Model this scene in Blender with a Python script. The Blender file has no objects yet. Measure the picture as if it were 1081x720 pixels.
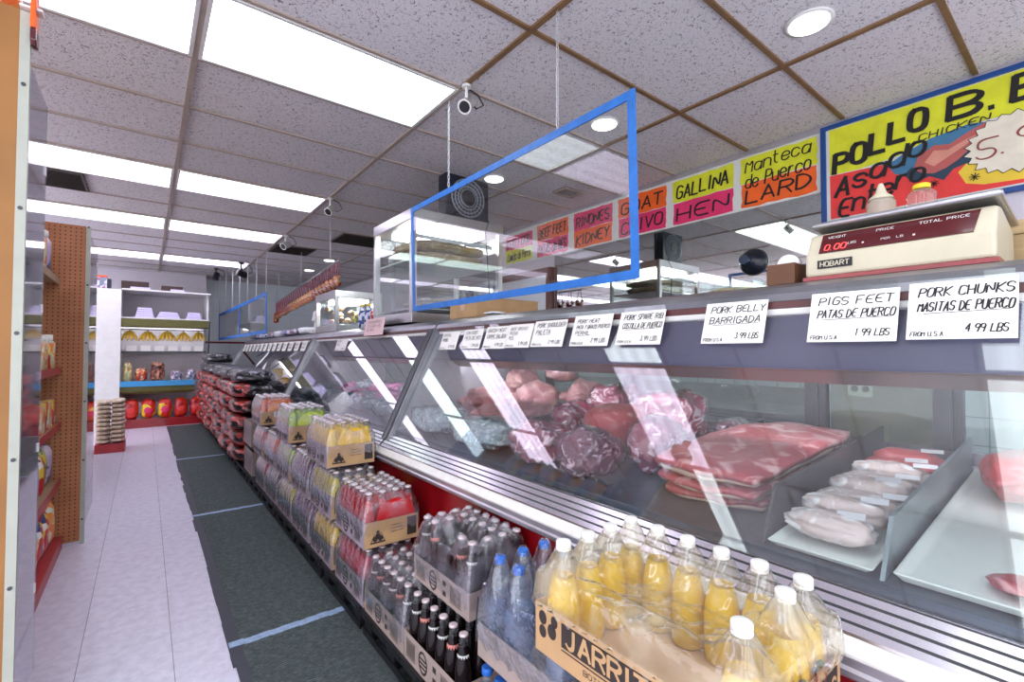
import bpy, math, random
from mathutils import Vector, Matrix, noise
random.seed(7)
scene = bpy.context.scene
COL = scene.collection
CAMZ = 1.26
CEIL = 2.77

# ------------------------------------------------------------------ mesh builder
class MB:
    def __init__(s):
        s.v = []; s.f = []; s.m = []; s.sm = []
    def add(s, vs, fs, mi=0, smooth=False):
        b = len(s.v); s.v += [tuple(p) for p in vs]
        for f in fs:
            s.f.append([b + i for i in f]); s.m.append(mi); s.sm.append(smooth)
        return s
    def box(s, x0, y0, z0, x1, y1, z1, mi=0):
        if x0 > x1: x0, x1 = x1, x0
        if y0 > y1: y0, y1 = y1, y0
        if z0 > z1: z0, z1 = z1, z0
        v = [(x0,y0,z0),(x1,y0,z0),(x1,y1,z0),(x0,y1,z0),(x0,y0,z1),(x1,y0,z1),(x1,y1,z1),(x0,y1,z1)]
        return s.add(v, [(0,3,2,1),(4,5,6,7),(0,1,5,4),(1,2,6,5),(2,3,7,6),(3,0,4,7)], mi)
    def obox(s, c, ax, ay, az, mi=0):
        c = Vector(c); ax = Vector(ax); ay = Vector(ay); az = Vector(az)
        v = [c + i*ax + j*ay + k*az for k in (-1,1) for (i,j) in ((-1,-1),(1,-1),(1,1),(-1,1))]
        return s.add(v, [(0,3,2,1),(4,5,6,7),(0,1,5,4),(1,2,6,5),(2,3,7,6),(3,0,4,7)], mi)
    def tube(s, pts, r, n=8, mi=0, caps=True):
        pts = [Vector(p) for p in pts]
        rs = r if isinstance(r, (list, tuple)) else [r]*len(pts)
        rings = []
        for i, p in enumerate(pts):
            d = (pts[min(i+1, len(pts)-1)] - pts[max(i-1, 0)]).normalized()
            a = d.orthogonal().normalized() if abs(d.z) > .9 else d.cross(Vector((0,0,1))).normalized()
            b = d.cross(a)
            rings.append([p + rs[i]*(math.cos(t)*a + math.sin(t)*b) for t in [2*math.pi*k/n for k in range(n)]])
        vs = [q for ring in rings for q in ring]
        fs = [(i*n+k, i*n+(k+1) % n, (i+1)*n+(k+1) % n, (i+1)*n+k) for i in range(len(pts)-1) for k in range(n)]
        s.add(vs, fs, mi, True)
        if caps:
            b = len(s.v) - len(vs)
            s.f += [[b+k for k in range(n)][::-1], [b+(len(pts)-1)*n+k for k in range(n)]]; s.m += [mi, mi]; s.sm += [False, False]
        return s
    def cyl(s, p0, p1, r0, r1=None, n=16, mi=0):
        return s.tube([p0, p1], [r0, r0 if r1 is None else r1], n, mi)
    def lathe(s, prof, c=(0,0,0), n=16, mis=None, axis='z', smooth=True):
        vs = []
        for r, z in prof:
            for k in range(n):
                a = 2*math.pi*k/n
                q = (r*math.cos(a), r*math.sin(a), z)
                if axis == 'x': q = (q[2], q[0], q[1])
                if axis == 'y': q = (q[1], q[2], q[0])
                vs.append((c[0]+q[0], c[1]+q[1], c[2]+q[2]))
        b = len(s.v); s.v += vs
        for i in range(len(prof)-1):
            for k in range(n):
                s.f.append([b+i*n+k, b+i*n+(k+1) % n, b+(i+1)*n+(k+1) % n, b+(i+1)*n+k])
                s.m.append(mis[i] if mis else 0); s.sm.append(smooth)
        s.f.append([b+k for k in range(n)][::-1]); s.m.append(mis[0] if mis else 0); s.sm.append(False)
        e = b+(len(prof)-1)*n
        s.f.append([e+k for k in range(n)]); s.m.append(mis[-1] if mis else 0); s.sm.append(False)
        return s
    def prism_y(s, poly, y0, y1, mi=0):          # (x, z) outline pulled along y
        n = len(poly)
        vs = [(x, y0, z) for x, z in poly] + [(x, y1, z) for x, z in poly]
        fs = [list(range(n)), list(range(n, 2*n))[::-1]] + [(i, n+i, n+(i+1) % n, (i+1) % n) for i in range(n)]
        return s.add(vs, fs, mi)
    def prism_x(s, poly, x0, x1, mi=0):          # (y, z) outline pulled along x
        n = len(poly)
        vs = [(x0, y, z) for y, z in poly] + [(x1, y, z) for y, z in poly]
        fs = [list(range(n))[::-1], list(range(n, 2*n))] + [(i, (i+1) % n, n+(i+1) % n, n+i) for i in range(n)]
        return s.add(vs, fs, mi)
    def plate(s, poly, O, U, V, t=0.0, mi=0):    # flat outline in the plane O + u U + v V, thickness t
        O, U, V = Vector(O), Vector(U), Vector(V); N = U.cross(V).normalized()
        n = len(poly); a = [O + u*U + v*V for u, v in poly]
        if t:
            vs = [p - N*t for p in a] + a
            fs = [list(range(n))[::-1], list(range(n, 2*n))] + [(i, (i+1) % n, n+(i+1) % n, n+i) for i in range(n)]
        else:
            vs = a; fs = [list(range(n))]
        return s.add(vs, fs, mi)
    def blob(s, c, r, amp=.12, freq=2.0, seed=0, sub=3, mi=0, power=2.0, floor=None):
        import bmesh
        bm = bmesh.new(); bmesh.ops.create_icosphere(bm, subdivisions=sub, radius=1)
        vs = []
        for v in bm.verts:
            d = v.co.normalized()
            if power != 2.0:
                k = (abs(d.x)**power + abs(d.y)**power + abs(d.z)**power) ** (-1/power)
                d = d*k
            q = v.co.normalized()*freq + Vector((seed*3.1, seed*1.7, seed*5.3))
            k = 1 + amp*(noise.noise(q) + .5*noise.noise(q*2.3) + .25*noise.noise(q*5.1))
            p = Vector((d.x*r[0], d.y*r[1], d.z*r[2]))*k
            p = p + Vector(c)
            if floor is not None: p.z = max(p.z, floor(p.x, p.y))
            vs.append(p)
        bm.verts.index_update()
        fs = [[v.index for v in f.verts] for f in bm.faces]
        bm.free()
        return s.add(vs, fs, mi, True)

def mesh_of(name, mb, mats, off=(0,0,0)):
    me = bpy.data.meshes.new(name)
    o = Vector(off)
    me.from_pydata([tuple(Vector(p) - o) for p in mb.v], [], mb.f)
    for m in (mats if isinstance(mats, (list, tuple)) else [mats]): me.materials.append(m)
    me.polygons.foreach_set('material_index', mb.m)
    me.polygons.foreach_set('use_smooth', mb.sm)
    me.update()
    return me

def tag(o, label=None, cat=None, group=None, kind=None):
    if label: o['label'] = label
    if cat: o['category'] = cat
    if group: o['group'] = group
    if kind: o['kind'] = kind
    return o

def wloc(o):
    p = Vector((0,0,0))
    while o is not None:
        p += Vector(o.location); o = o.parent
    return p

def obj(name, mb, mats, parent=None, world=True, bev=0, loc=None, label=None):
    """one mesh object; world=True: the builder holds world coordinates"""
    off = wloc(parent) if (parent is not None and world) else Vector((0,0,0))
    own = Vector(loc) if loc else Vector((0,0,0))
    me = mesh_of(name, mb, mats, off + own)
    o = bpy.data.objects.new(name, me); COL.objects.link(o)
    o.location = own
    if parent is not None: o.parent = parent
    if bev:
        b = o.modifiers.new('soft_edges', 'BEVEL'); b.width = bev; b.segments = 2; b.limit_method = 'ANGLE'; b.angle_limit = .6
    if label: o['label'] = label
    return o

def single(name, mb, mats, loc, label, cat, group=None, bev=0):
    """a thing that is one mesh: builder in world coordinates, origin at loc"""
    me = mesh_of(name, mb, mats, loc)
    o = bpy.data.objects.new(name, me); COL.objects.link(o); o.location = loc
    if bev:
        b = o.modifiers.new('soft_edges', 'BEVEL'); b.width = bev; b.segments = 2; b.limit_method = 'ANGLE'; b.angle_limit = .6
    return tag(o, label, cat, group)

def struct(name, mb, mats, parent=None):
    o = obj(name, mb, mats, parent)
    if parent is None: o['kind'] = 'structure'
    return o

def thing(name, loc, label, cat, group=None):
    o = bpy.data.objects.new(name, None); COL.objects.link(o)
    o.location = loc; o.empty_display_size = .05
    return tag(o, label, cat, group)

KIDS = {}
def dup_mesh(src_o, loc, rot=None, label=None, group=None, scale=None):
    c = src_o.copy(); COL.objects.link(c); c.location = loc
    if rot: c.rotation_euler = rot
    if scale: c.scale = scale
    if label: c['label'] = label
    if group: c['group'] = group
    return c

def put(name, me, loc, parent=None, rot=None, scale=None):
    o = bpy.data.objects.new(name, me); COL.objects.link(o); o.location = loc
    if rot: o.rotation_euler = rot
    if scale: o.scale = scale
    if parent is not None: o.parent = parent
    return o

# ------------------------------------------------------------------ brush lettering
G = dict(A="002640 1232",B="0006 063645443303 033342413000",C="4536160501103041",D="0006 062644422000",E="46060040 0333",
 F="460600 0333",G="45361605011030414323",H="0006 4046 0343",I="2026",J="3631201001",K="0006 460340",L="060040",M="0006234640",
 N="00064046",O="160501103041453616",P="0006 063645443303",R="0006 063645443303 2340",S="453616050413334241301001",T="0646 2620",
 U="060110304146",V="062046",W="0610233046",X="0640 0046",Y="062346 2320",Z="06460040",Q="160501103041453616 2240")
G.update({'0':"160501103041453616",'1':"152620",'2':"05163645440040",'3':"064623334241301001",'4':"360242 3630",'5':"460603334241301001",
 '6':"4536160501103041423303",'7':"064610",'8':"1605041333424130100102133344453616",'9':"44331304051636454430",
 '.':"0010",'-':"0333",'/':"0046",
 'a':"4334140301103042 4440",'c':"4334140301103041",'d':"4334140301103041 4640",'e':"02424334140301103041",'n':"0004 0314344340",'o':"140301103041433414",
 'r':"0004 021434",'s':"43341403123241301001",'t':"16112030 0434",'u':"0401103041 4440",'i':"2420 2526",'l':"2620",'m':"0004 03142420 23344440"})
NARROW = {'I':.45,'.':.35,'i':.5,'1':.7,'l':.5,'r':.85,'t':.8,'-':.9}

def chaikin(p):
    q = [p[0]]
    for a, b in zip(p[:-1], p[1:]):
        q += [(a[0]*.75+b[0]*.25, a[1]*.75+b[1]*.25), (a[0]*.25+b[0]*.75, a[1]*.25+b[1]*.75)]
    return q + [p[-1]]

def lettering(mb, text, O, U, V, h, w=None, pen=.12, slant=.12, jitter=.04, rise=0.0, mi=0, seed=1, arch=0.0):
    """stroke letters from O along U; h cap height, w total width (fitted)"""
    rnd = random.Random(seed + len(text)*13)
    O, U, V = Vector(O), Vector(U), Vector(V)
    adv = [(.55 if ch == ' ' else NARROW.get(ch, 1.0))*.72 + .24 for ch in text]
    tot = sum(adv) - .24
    sx = (w/tot) if w else h
    x = 0
    pw = pen*h; NN = U.cross(V).normalized(); cnt = 0
    for ch, ad in zip(text, adv):
        if ch != ' ':
            k = NARROW.get(ch, 1.0)*.72*sx/4
            jy = rnd.uniform(-jitter, jitter)*h; jr = rnd.uniform(-jitter, jitter)
            cx = 0 if not w else x/w
            for st in G[ch].split():
                pts = [(int(st[i]), int(st[i+1])) for i in range(0, len(st)-1, 2)]
                if k and ch in 'I': pts = [(p[0]*1.0, p[1]) for p in pts]
                if len(pts) >= 4: pts = chaikin(chaikin(pts))
                P = []
                for a, b in pts:
                    yy = b*h/6
                    xx = x + a*k + yy*slant + jr*yy
                    P.append((xx, yy + jy + rise*x + arch*(cx - cx*cx)*4))
                for i in range(len(P)-1):
                    a, b = Vector(P[i]), Vector(P[i+1]); d = b - a
                    if d.length < 1e-7: continue
                    d.normalize(); n = Vector((-d.y, d.x))
                    ang = math.atan2(d.y, d.x)
                    ww = pw*.5*(.55 + .45*abs(math.sin(ang + .6)))
                    e = d*ww*.5
                    q = [a - e + n*ww, a - e - n*ww, b + e - n*ww, b + e + n*ww]
                    cnt += 1; mb.add([O + p.x*U + p.y*V + NN*(2.5e-5*(cnt % 16)) for p in q], [(0,1,2,3)], mi)
        x += ad*sx
    return mb
# ------------------------------------------------------------------ materials
def newmat(name):
    m = bpy.data.materials.new(name); m.use_nodes = True
    nt = m.node_tree; nt.nodes.clear()
    out = nt.nodes.new('ShaderNodeOutputMaterial')
    return m, nt, out
def N(nt, t, **kw):
    n = nt.nodes.new('ShaderNode' + t)
    for k, v in kw.items():
        if k in n.inputs.keys(): n.inputs[k].default_value = v
        else: setattr(n, k, v)
    return n
def c4(c): return (c[0], c[1], c[2], 1)
def srgb(r, g, b):
    f = lambda u: (u/255/12.92) if u/255 <= .04045 else ((u/255+.055)/1.055)**2.4
    return (f(r), f(g), f(b))
def ramp(nt, stops):
    r = nt.nodes.new('ShaderNodeValToRGB'); e = r.color_ramp.elements
    while len(e) < len(stops): e.new(.5)
    for el, (p, c) in zip(e, stops): el.position = p; el.color = c4(c)
    return r
def plain(name, col, rough=.5, metal=0, var=.06, scale=14, bump=0, bscale=60, coat=0, emit=None, es=0, col2=None, lo=.35, hi=.65, stretch=None, spec=.5, detail=3):
    m, nt, out = newmat(name)
    p = N(nt, 'BsdfPrincipled', Roughness=rough, Metallic=metal)
    p.inputs['Coat Weight'].default_value = coat
    p.inputs['Specular IOR Level'].default_value = spec
    tc = N(nt, 'TexCoord'); mp = N(nt, 'Mapping')
    nt.links.new(tc.outputs['Object'], mp.inputs['Vector'])
    if stretch: mp.inputs['Scale'].default_value = stretch
    nz = N(nt, 'TexNoise', Scale=scale, Detail=detail)
    nt.links.new(mp.outputs[0], nz.inputs['Vector'])
    c2 = col2 if col2 else tuple(max(0, x*(1-var*2.2)) for x in col)
    r = ramp(nt, [(lo, c2), (hi, col)])
    nt.links.new(nz.outputs['Fac'], r.inputs['Fac']); nt.links.new(r.outputs['Color'], p.inputs['Base Color'])
    if bump:
        n2 = N(nt, 'TexNoise', Scale=bscale, Detail=4); b = N(nt, 'Bump', Strength=bump, Distance=.01)
        nt.links.new(mp.outputs[0], n2.inputs['Vector']); nt.links.new(n2.outputs['Fac'], b.inputs['Height']); nt.links.new(b.outputs[0], p.inputs['Normal'])
    if emit:
        p.inputs['Emission Color'].default_value = c4(emit); p.inputs['Emission Strength'].default_value = es
    nt.links.new(p.outputs[0], out.inputs[0])
    return m
def emitter(name, col, s, streak=None):
    m, nt, out = newmat(name)
    e = N(nt, 'Emission', Strength=s); e.inputs['Color'].default_value = c4(col)
    if streak:   # the tubes behind the prismatic cover
        tc = N(nt, 'TexCoord'); sx = N(nt, 'SeparateXYZ'); nt.links.new(tc.outputs['Object'], sx.inputs[0])
        w = N(nt, 'Math', operation='MULTIPLY'); w.inputs[1].default_value = 2*math.pi*4/.58
        s1 = N(nt, 'Math', operation='SINE'); nt.links.new(sx.outputs['Y'], w.inputs[0]); nt.links.new(w.outputs[0], s1.inputs[0])
        mr = N(nt, 'MapRange'); mr.inputs['From Min'].default_value = -1; mr.inputs['To Min'].default_value = .86*s; mr.inputs['To Max'].default_value = 1.12*s
        nt.links.new(s1.outputs[0], mr.inputs['Value']); nt.links.new(mr.outputs[0], e.inputs['Strength'])
    nt.links.new(e.outputs[0], out.inputs[0]); return m
def clear(name, tint=(1,1,1), rough=.02, haze=0, hazecol=(.9,.92,.95), refl=1.0, ior=1.45, hscale=3, bump=0, bscale=30, hlo=.45, hhi=.75, base=.0):
    """thin glass or film: see-through + mirror by Fresnel + a little milky haze"""
    m, nt, out = newmat(name)
    t = N(nt, 'BsdfTransparent'); t.inputs['Color'].default_value = c4(tint)
    g = N(nt, 'BsdfGlossy', Roughness=rough)
    fr = N(nt, 'Fresnel', IOR=ior)
    ge = N(nt, 'NewGeometry'); io = N(nt, 'MapRange'); io.inputs['To Min'].default_value = ior; io.inputs['To Max'].default_value = 1/ior
    nt.links.new(ge.outputs['Backfacing'], io.inputs['Value']); nt.links.new(io.outputs[0], fr.inputs['IOR'])
    mu = N(nt, 'Math', operation='MULTIPLY'); mu.inputs[1].default_value = refl; mu.use_clamp = True
    nt.links.new(fr.outputs[0], mu.inputs[0])
    mx = N(nt, 'MixShader'); nt.links.new(mu.outputs[0], mx.inputs[0])
    tc = N(nt, 'TexCoord')
    if bump:
        n2 = N(nt, 'TexNoise', Scale=bscale, Detail=3, Roughness=.6); b = N(nt, 'Bump', Strength=bump, Distance=.01)
        nt.links.new(tc.outputs['Object'], n2.inputs['Vector']); nt.links.new(n2.outputs['Fac'], b.inputs['Height'])
        nt.links.new(b.outputs[0], g.inputs['Normal']); nt.links.new(b.outputs[0], fr.inputs['Normal'])
    last = t
    if haze:
        d = N(nt, 'BsdfDiffuse'); d.inputs['Color'].default_value = c4(hazecol)
        tl = N(nt, 'BsdfTranslucent'); tl.inputs['Color'].default_value = c4(hazecol)
        ad = N(nt, 'MixShader'); ad.inputs[0].default_value = .4; nt.links.new(d.outputs[0], ad.inputs[1]); nt.links.new(tl.outputs[0], ad.inputs[2])
        nz = N(nt, 'TexNoise', Scale=hscale, Detail=4); nt.links.new(tc.outputs['Object'], nz.inputs['Vector'])
        mr = N(nt, 'MapRange'); mr.inputs['From Min'].default_value = hlo; mr.inputs['From Max'].default_value = hhi; mr.inputs['To Min'].default_value = base; mr.inputs['To Max'].default_value = haze
        nt.links.new(nz.outputs['Fac'], mr.inputs['Value'])
        m2 = N(nt, 'MixShader'); nt.links.new(mr.outputs[0], m2.inputs[0]); nt.links.new(t.outputs[0], m2.inputs[1]); nt.links.new(ad.outputs[0], m2.inputs[2])
        last = m2
    nt.links.new(last.outputs[0], mx.inputs[1]); nt.links.new(g.outputs[0], mx.inputs[2]); nt.links.new(mx.outputs[0], out.inputs[0])
    return m
def floor_mat():
    m, nt, out = newmat('vinyl_floor_tile'); p = N(nt, 'BsdfPrincipled', Roughness=.32)
    tc = N(nt, 'TexCoord'); mp = N(nt, 'Mapping'); mp.inputs['Location'].default_value = (.195+3.05, .02, 0)
    nt.links.new(tc.outputs['Object'], mp.inputs['Vector'])
    br = N(nt, 'TexBrick', offset=0.0, Scale=1.0); br.inputs['Brick Width'].default_value = .305; br.inputs['Row Height'].default_value = 40
    br.inputs['Mortar Size'].default_value = .0020; br.inputs['Mortar Smooth'].default_value = .3
    br.inputs['Color1'].default_value = c4(srgb(222,219,234)); br.inputs['Color2'].default_value = c4(srgb(216,213,229)); br.inputs['Mortar'].default_value = c4(srgb(150,142,150))
    nt.links.new(mp.outputs[0], br.inputs['Vector'])
    nz = N(nt, 'TexNoise', Scale=22, Detail=5, Roughness=.65); nt.links.new(tc.outputs['Object'], nz.inputs['Vector'])
    r = ramp(nt, [(.36, (.78,.77,.79)), (.6, (1,1,1))]); nt.links.new(nz.outputs['Fac'], r.inputs['Fac'])
    mx = N(nt, 'Mix', data_type='RGBA', blend_type='MULTIPLY'); mx.inputs[0].default_value = .8
    nt.links.new(br.outputs['Color'], mx.inputs[6]); nt.links.new(r.outputs[0], mx.inputs[7])
    nt.links.new(mx.outputs[2], p.inputs['Base Color']); nt.links.new(p.outputs[0], out.inputs[0]); return m
def ceil_mat():
    m, nt, out = newmat('fissured_ceiling_tile'); p = N(nt, 'BsdfPrincipled', Roughness=.95)
    tc = N(nt, 'TexCoord')
    a = N(nt, 'TexNoise', Scale=75, Detail=2, Distortion=1.2); nt.links.new(tc.outputs['Object'], a.inputs['Vector'])
    r = ramp(nt, [(.34, srgb(140,134,134)), (.42, srgb(226,222,224))]); nt.links.new(a.outputs['Fac'], r.inputs['Fac'])
    b = N(nt, 'Bump', Strength=.6, Distance=.006); nt.links.new(a.outputs['Fac'], b.inputs['Height']); nt.links.new(b.outputs[0], p.inputs['Normal'])
    nt.links.new(r.outputs[0], p.inputs['Base Color']); nt.links.new(p.outputs[0], out.inputs[0]); return m
def tile_wall_mat(name, col, size, grout):
    m, nt, out = newmat(name); p = N(nt, 'BsdfPrincipled', Roughness=.25)
    tc = N(nt, 'TexCoord'); mp = N(nt, 'Mapping'); mp.inputs['Rotation'].default_value = (math.radians(90) if size > 0 else 0, 0, 0)
    sp = N(nt, 'SeparateXYZ'); nt.links.new(tc.outputs['Object'], sp.inputs[0])
    ad = N(nt, 'Math', operation='ADD'); nt.links.new(sp.outputs['X'], ad.inputs[0]); nt.links.new(sp.outputs['Y'], ad.inputs[1])
    cb = N(nt, 'CombineXYZ'); nt.links.new(ad.outputs[0], cb.inputs['X']); nt.links.new(sp.outputs['Z'], cb.inputs['Y'])
    br = N(nt, 'TexBrick', offset=0.0, Scale=1.0); br.inputs['Brick Width'].default_value = abs(size); br.inputs['Row Height'].default_value = abs(size)
    br.inputs['Mortar Size'].default_value = .0025; br.inputs['Color1'].default_value = c4(col); br.inputs['Color2'].default_value = c4(tuple(x*.96 for x in col)); br.inputs['Mortar'].default_value = c4(grout)
    nt.links.new(cb.outputs[0], br.inputs['Vector']); nt.links.new(br.outputs['Color'], p.inputs['Base Color']); nt.links.new(p.outputs[0], out.inputs[0]); return m
def mat_mat():
    m, nt, out = newmat('ribbed_rubber_runner'); p = N(nt, 'BsdfPrincipled', Roughness=.8)
    tc = N(nt, 'TexCoord'); w = N(nt, 'TexWave', Scale=26, Distortion=.6, bands_direction='Y'); w.inputs['Detail'].default_value = 2
    nt.links.new(tc.outputs['Object'], w.inputs['Vector'])
    nz = N(nt, 'TexNoise', Scale=60, Detail=4); nt.links.new(tc.outputs['Object'], nz.inputs['Vector'])
    r = ramp(nt, [(.3, srgb(56,66,66)), (.75, srgb(98,112,110))]); ad = N(nt, 'Math', operation='ADD'); ad.inputs[1].default_value = -.25
    a2 = N(nt, 'Math', operation='MULTIPLY_ADD'); a2.inputs[1].default_value = .35
    nt.links.new(w.outputs['Fac'], a2.inputs[0]); nt.links.new(nz.outputs['Fac'], a2.inputs[2])
    nt.links.new(a2.outputs[0], ad.inputs[0]); nt.links.new(ad.outputs[0], r.inputs['Fac'])
    b = N(nt, 'Bump', Strength=.7, Distance=.006); nt.links.new(w.outputs['Fac'], b.inputs['Height']); nt.links.new(b.outputs[0], p.inputs['Normal'])
    nt.links.new(r.outputs[0], p.inputs['Base Color']); nt.links.new(p.outputs[0], out.inputs[0]); return m
def peg_mat():
    m, nt, out = newmat('perforated_hardboard'); p = N(nt, 'BsdfPrincipled', Roughness=.6)
    tc = N(nt, 'TexCoord'); sp = N(nt, 'SeparateXYZ'); nt.links.new(tc.outputs['Object'], sp.inputs[0])
    def cell(o):
        a = N(nt, 'Math', operation='MULTIPLY'); a.inputs[1].default_value = 1/.0254
        f = N(nt, 'Math', operation='FRACT'); s = N(nt, 'Math', operation='SUBTRACT'); s.inputs[1].default_value = .5
        q = N(nt, 'Math', operation='POWER'); q.inputs[1].default_value = 2
        ab = N(nt, 'Math', operation='ABSOLUTE')
        nt.links.new(o, a.inputs[0]); nt.links.new(a.outputs[0], f.inputs[0]); nt.links.new(f.outputs[0], s.inputs[0]); nt.links.new(s.outputs[0], ab.inputs[0]); nt.links.new(ab.outputs[0], q.inputs[0]); return q
    x, z = cell(sp.outputs['X']), cell(sp.outputs['Z'])
    ad = N(nt, 'Math', operation='ADD'); nt.links.new(x.outputs[0], ad.inputs[0]); nt.links.new(z.outputs[0], ad.inputs[1])
    lt = N(nt, 'Math', operation='LESS_THAN'); lt.inputs[1].default_value = .03; nt.links.new(ad.outputs[0], lt.inputs[0])
    nz = N(nt, 'TexNoise', Scale=5, Detail=3); nt.links.new(tc.outputs['Object'], nz.inputs['Vector'])
    r = ramp(nt, [(.3, srgb(158,98,60)), (.7, srgb(186,122,80))]); nt.links.new(nz.outputs['Fac'], r.inputs['Fac'])
    mx = N(nt, 'Mix', data_type='RGBA'); nt.links.new(lt.outputs[0], mx.inputs[0]); nt.links.new(r.outputs[0], mx.inputs[6]); mx.inputs[7].default_value = (.05,.025,.012,1)
    nt.links.new(mx.outputs[2], p.inputs['Base Color']); nt.links.new(p.outputs[0], out.inputs[0]); return m
def meat_mat(name, a, b, fat, scale=16, lo=.56, hi=.66, coat=.5, rough=.35, dist=1.5):
    m, nt, out = newmat(name); p = N(nt, 'BsdfPrincipled', Roughness=rough); p.inputs['Coat Weight'].default_value = coat; p.inputs['Coat Roughness'].default_value = .12
    p.inputs['Subsurface Weight'].default_value = 0
    tc = N(nt, 'TexCoord')
    n1 = N(nt, 'TexNoise', Scale=scale*.5, Detail=3); n2 = N(nt, 'TexNoise', Scale=scale, Detail=5, Distortion=dist)
    for n in (n1, n2): nt.links.new(tc.outputs['Object'], n.inputs['Vector'])
    r1 = ramp(nt, [(.35, a), (.65, b)]); nt.links.new(n1.outputs['Fac'], r1.inputs['Fac'])
    r2 = ramp(nt, [(lo, (0,0,0)), (hi, (1,1,1))]); nt.links.new(n2.outputs['Fac'], r2.inputs['Fac'])
    mx = N(nt, 'Mix', data_type='RGBA'); nt.links.new(r2.outputs[0], mx.inputs[0]); nt.links.new(r1.outputs[0], mx.inputs[6]); mx.inputs[7].default_value = c4(fat)
    bp = N(nt, 'Bump', Strength=.5, Distance=.01); nt.links.new(n2.outputs['Fac'], bp.inputs['Height']); nt.links.new(bp.outputs[0], p.inputs['Normal']); nt.links.new(bp.outputs[0], p.inputs['Coat Normal'])
    nt.links.new(mx.outputs[2], p.inputs['Base Color']); nt.links.new(p.outputs[0], out.inputs[0]); return m
def speck_mat(name, cols, scale=40, rough=.35, coat=.3):
    """printed package: patches of several colours"""
    m, nt, out = newmat(name); p = N(nt, 'BsdfPrincipled', Roughness=rough); p.inputs['Coat Weight'].default_value = coat
    tc = N(nt, 'TexCoord'); v = N(nt, 'TexVoronoi', Scale=scale); nt.links.new(tc.outputs['Object'], v.inputs['Vector'])
    sx = N(nt, 'SeparateColor'); nt.links.new(v.outputs['Color'], sx.inputs[0])
    r = ramp(nt, [(i/len(cols), c) for i, c in enumerate(cols)]); r.color_ramp.interpolation = 'CONSTANT'
    nt.links.new(sx.outputs[0], r.inputs['Fac']); nt.links.new(r.outputs[0], p.inputs['Base Color'])
    n2 = N(nt, 'TexNoise', Scale=30, Detail=3); b = N(nt, 'Bump', Strength=.4, Distance=.01); nt.links.new(tc.outputs['Object'], n2.inputs['Vector']); nt.links.new(n2.outputs['Fac'], b.inputs['Height']); nt.links.new(b.outputs[0], p.inputs['Normal'])
    nt.links.new(p.outputs[0], out.inputs[0]); return m
def liquid(name, col, trans=.25, rough=.08):
    m, nt, out = newmat(name); p = N(nt, 'BsdfPrincipled', Roughness=rough, IOR=1.4)
    p.inputs['Base Color'].default_value = c4(col); p.inputs['Coat Weight'].default_value = .4
    tl = N(nt, 'BsdfTranslucent'); tl.inputs['Color'].default_value = c4(col)
    mx = N(nt, 'MixShader'); mx.inputs[0].default_value = trans
    tc = N(nt, 'TexCoord'); nz = N(nt, 'TexNoise', Scale=18, Detail=2); nt.links.new(tc.outputs['Object'], nz.inputs['Vector'])
    r = ramp(nt, [(.3, tuple(x*.8 for x in col)), (.7, col)]); nt.links.new(nz.outputs['Fac'], r.inputs['Fac']); nt.links.new(r.outputs[0], p.inputs['Base Color'])
    nt.links.new(p.outputs[0], mx.inputs[1]); nt.links.new(tl.outputs[0], mx.inputs[2]); nt.links.new(mx.outputs[0], out.inputs[0]); return m

PANEL = 4.0
M = {}
M['floor'] = floor_mat(); M['ceiling'] = ceil_mat()
M['tbar'] = plain('aged_ceiling_grid', srgb(176,160,148), .5, 0, .05)
M['tbar_dark'] = plain('brown_ceiling_grid', srgb(132,100,66), .5, 0, .1)
M['wall'] = plain('white_wall_board', srgb(214,208,216), .6, 0, .02)
M['wall_tile'] = tile_wall_mat('white_wall_tile', srgb(216,224,226), .152, srgb(150,160,162))
M['back_tile'] = tile_wall_mat('pale_blue_wall_panel', srgb(226,236,240), .3, srgb(196,204,212))
M['mirror'] = plain('aged_mirror_glass', (.66,.71,.68), .03, 1, .03)
M['light_lilac'] = emitter('lilac_fluorescent_cover', (.86,.78,1.0), PANEL, True)
M['light_white'] = emitter('white_fluorescent_cover', (.88,.95,1.0), PANEL*1.05, True)
M['light_green'] = emitter('greenish_fluorescent_cover', (.80,1.0,.95), PANEL, True)
M['can'] = emitter('can_light_bulb', (.95,1.0,.98), 4.0)
M['case_lamp'] = emitter('case_tube', (.95,.93,1.0), 15)
M['white_metal'] = plain('white_painted_metal', srgb(226,226,222), .4, 0, .03)
M['steel'] = plain('brushed_stainless', (.55,.55,.56), .28, .9, .06, 5, stretch=(40,1,1))
M['steel_dull'] = plain('dull_stainless', (.36,.36,.39), .38, .85, .10, 7)
M['chrome'] = plain('polished_trim', (.60,.58,.63), .22, .9, .03)
M['aluminium'] = plain('anodised_aluminium', (.60,.57,.62), .32, .8, .05, 8)
M['dark_metal'] = plain('dark_frame_metal', srgb(74,76,78), .4, .5, .1)
M['black'] = plain('black_plastic', srgb(26,26,30), .45, 0, .1)
M['case_red'] = plain('red_enamel_panel', srgb(150,14,24), .25, 0, .12, 4, coat=.4)
M['brown_strip'] = plain('maroon_trim', srgb(92,52,52), .4, 0, .1)
M['hood'] = plain('grey_blue_hood_panel', srgb(112,114,148), .35, .3, .05, 3)
M['hood_brown'] = plain('brownish_hood_return', srgb(150,128,126), .3, .4, .06, 3)
M['case_white'] = plain('white_case_liner', srgb(206,206,214), .35, 0, .04)
M['bumper'] = plain('cream_bumper', srgb(234,232,226), .4, 0, .03, 30)
M['deck'] = plain('steel_case_deck', srgb(92,104,116), .35, .5, .08)
M['glass'] = clear('case_front_glass', (.96,.98,.98), .02, haze=.07, refl=1.7, ior=1.5, hscale=1.6, hlo=.45, hhi=.8, base=.0)
M['pane'] = clear('clear_pane', (.93,.96,.95), .02, refl=1.0)
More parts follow.
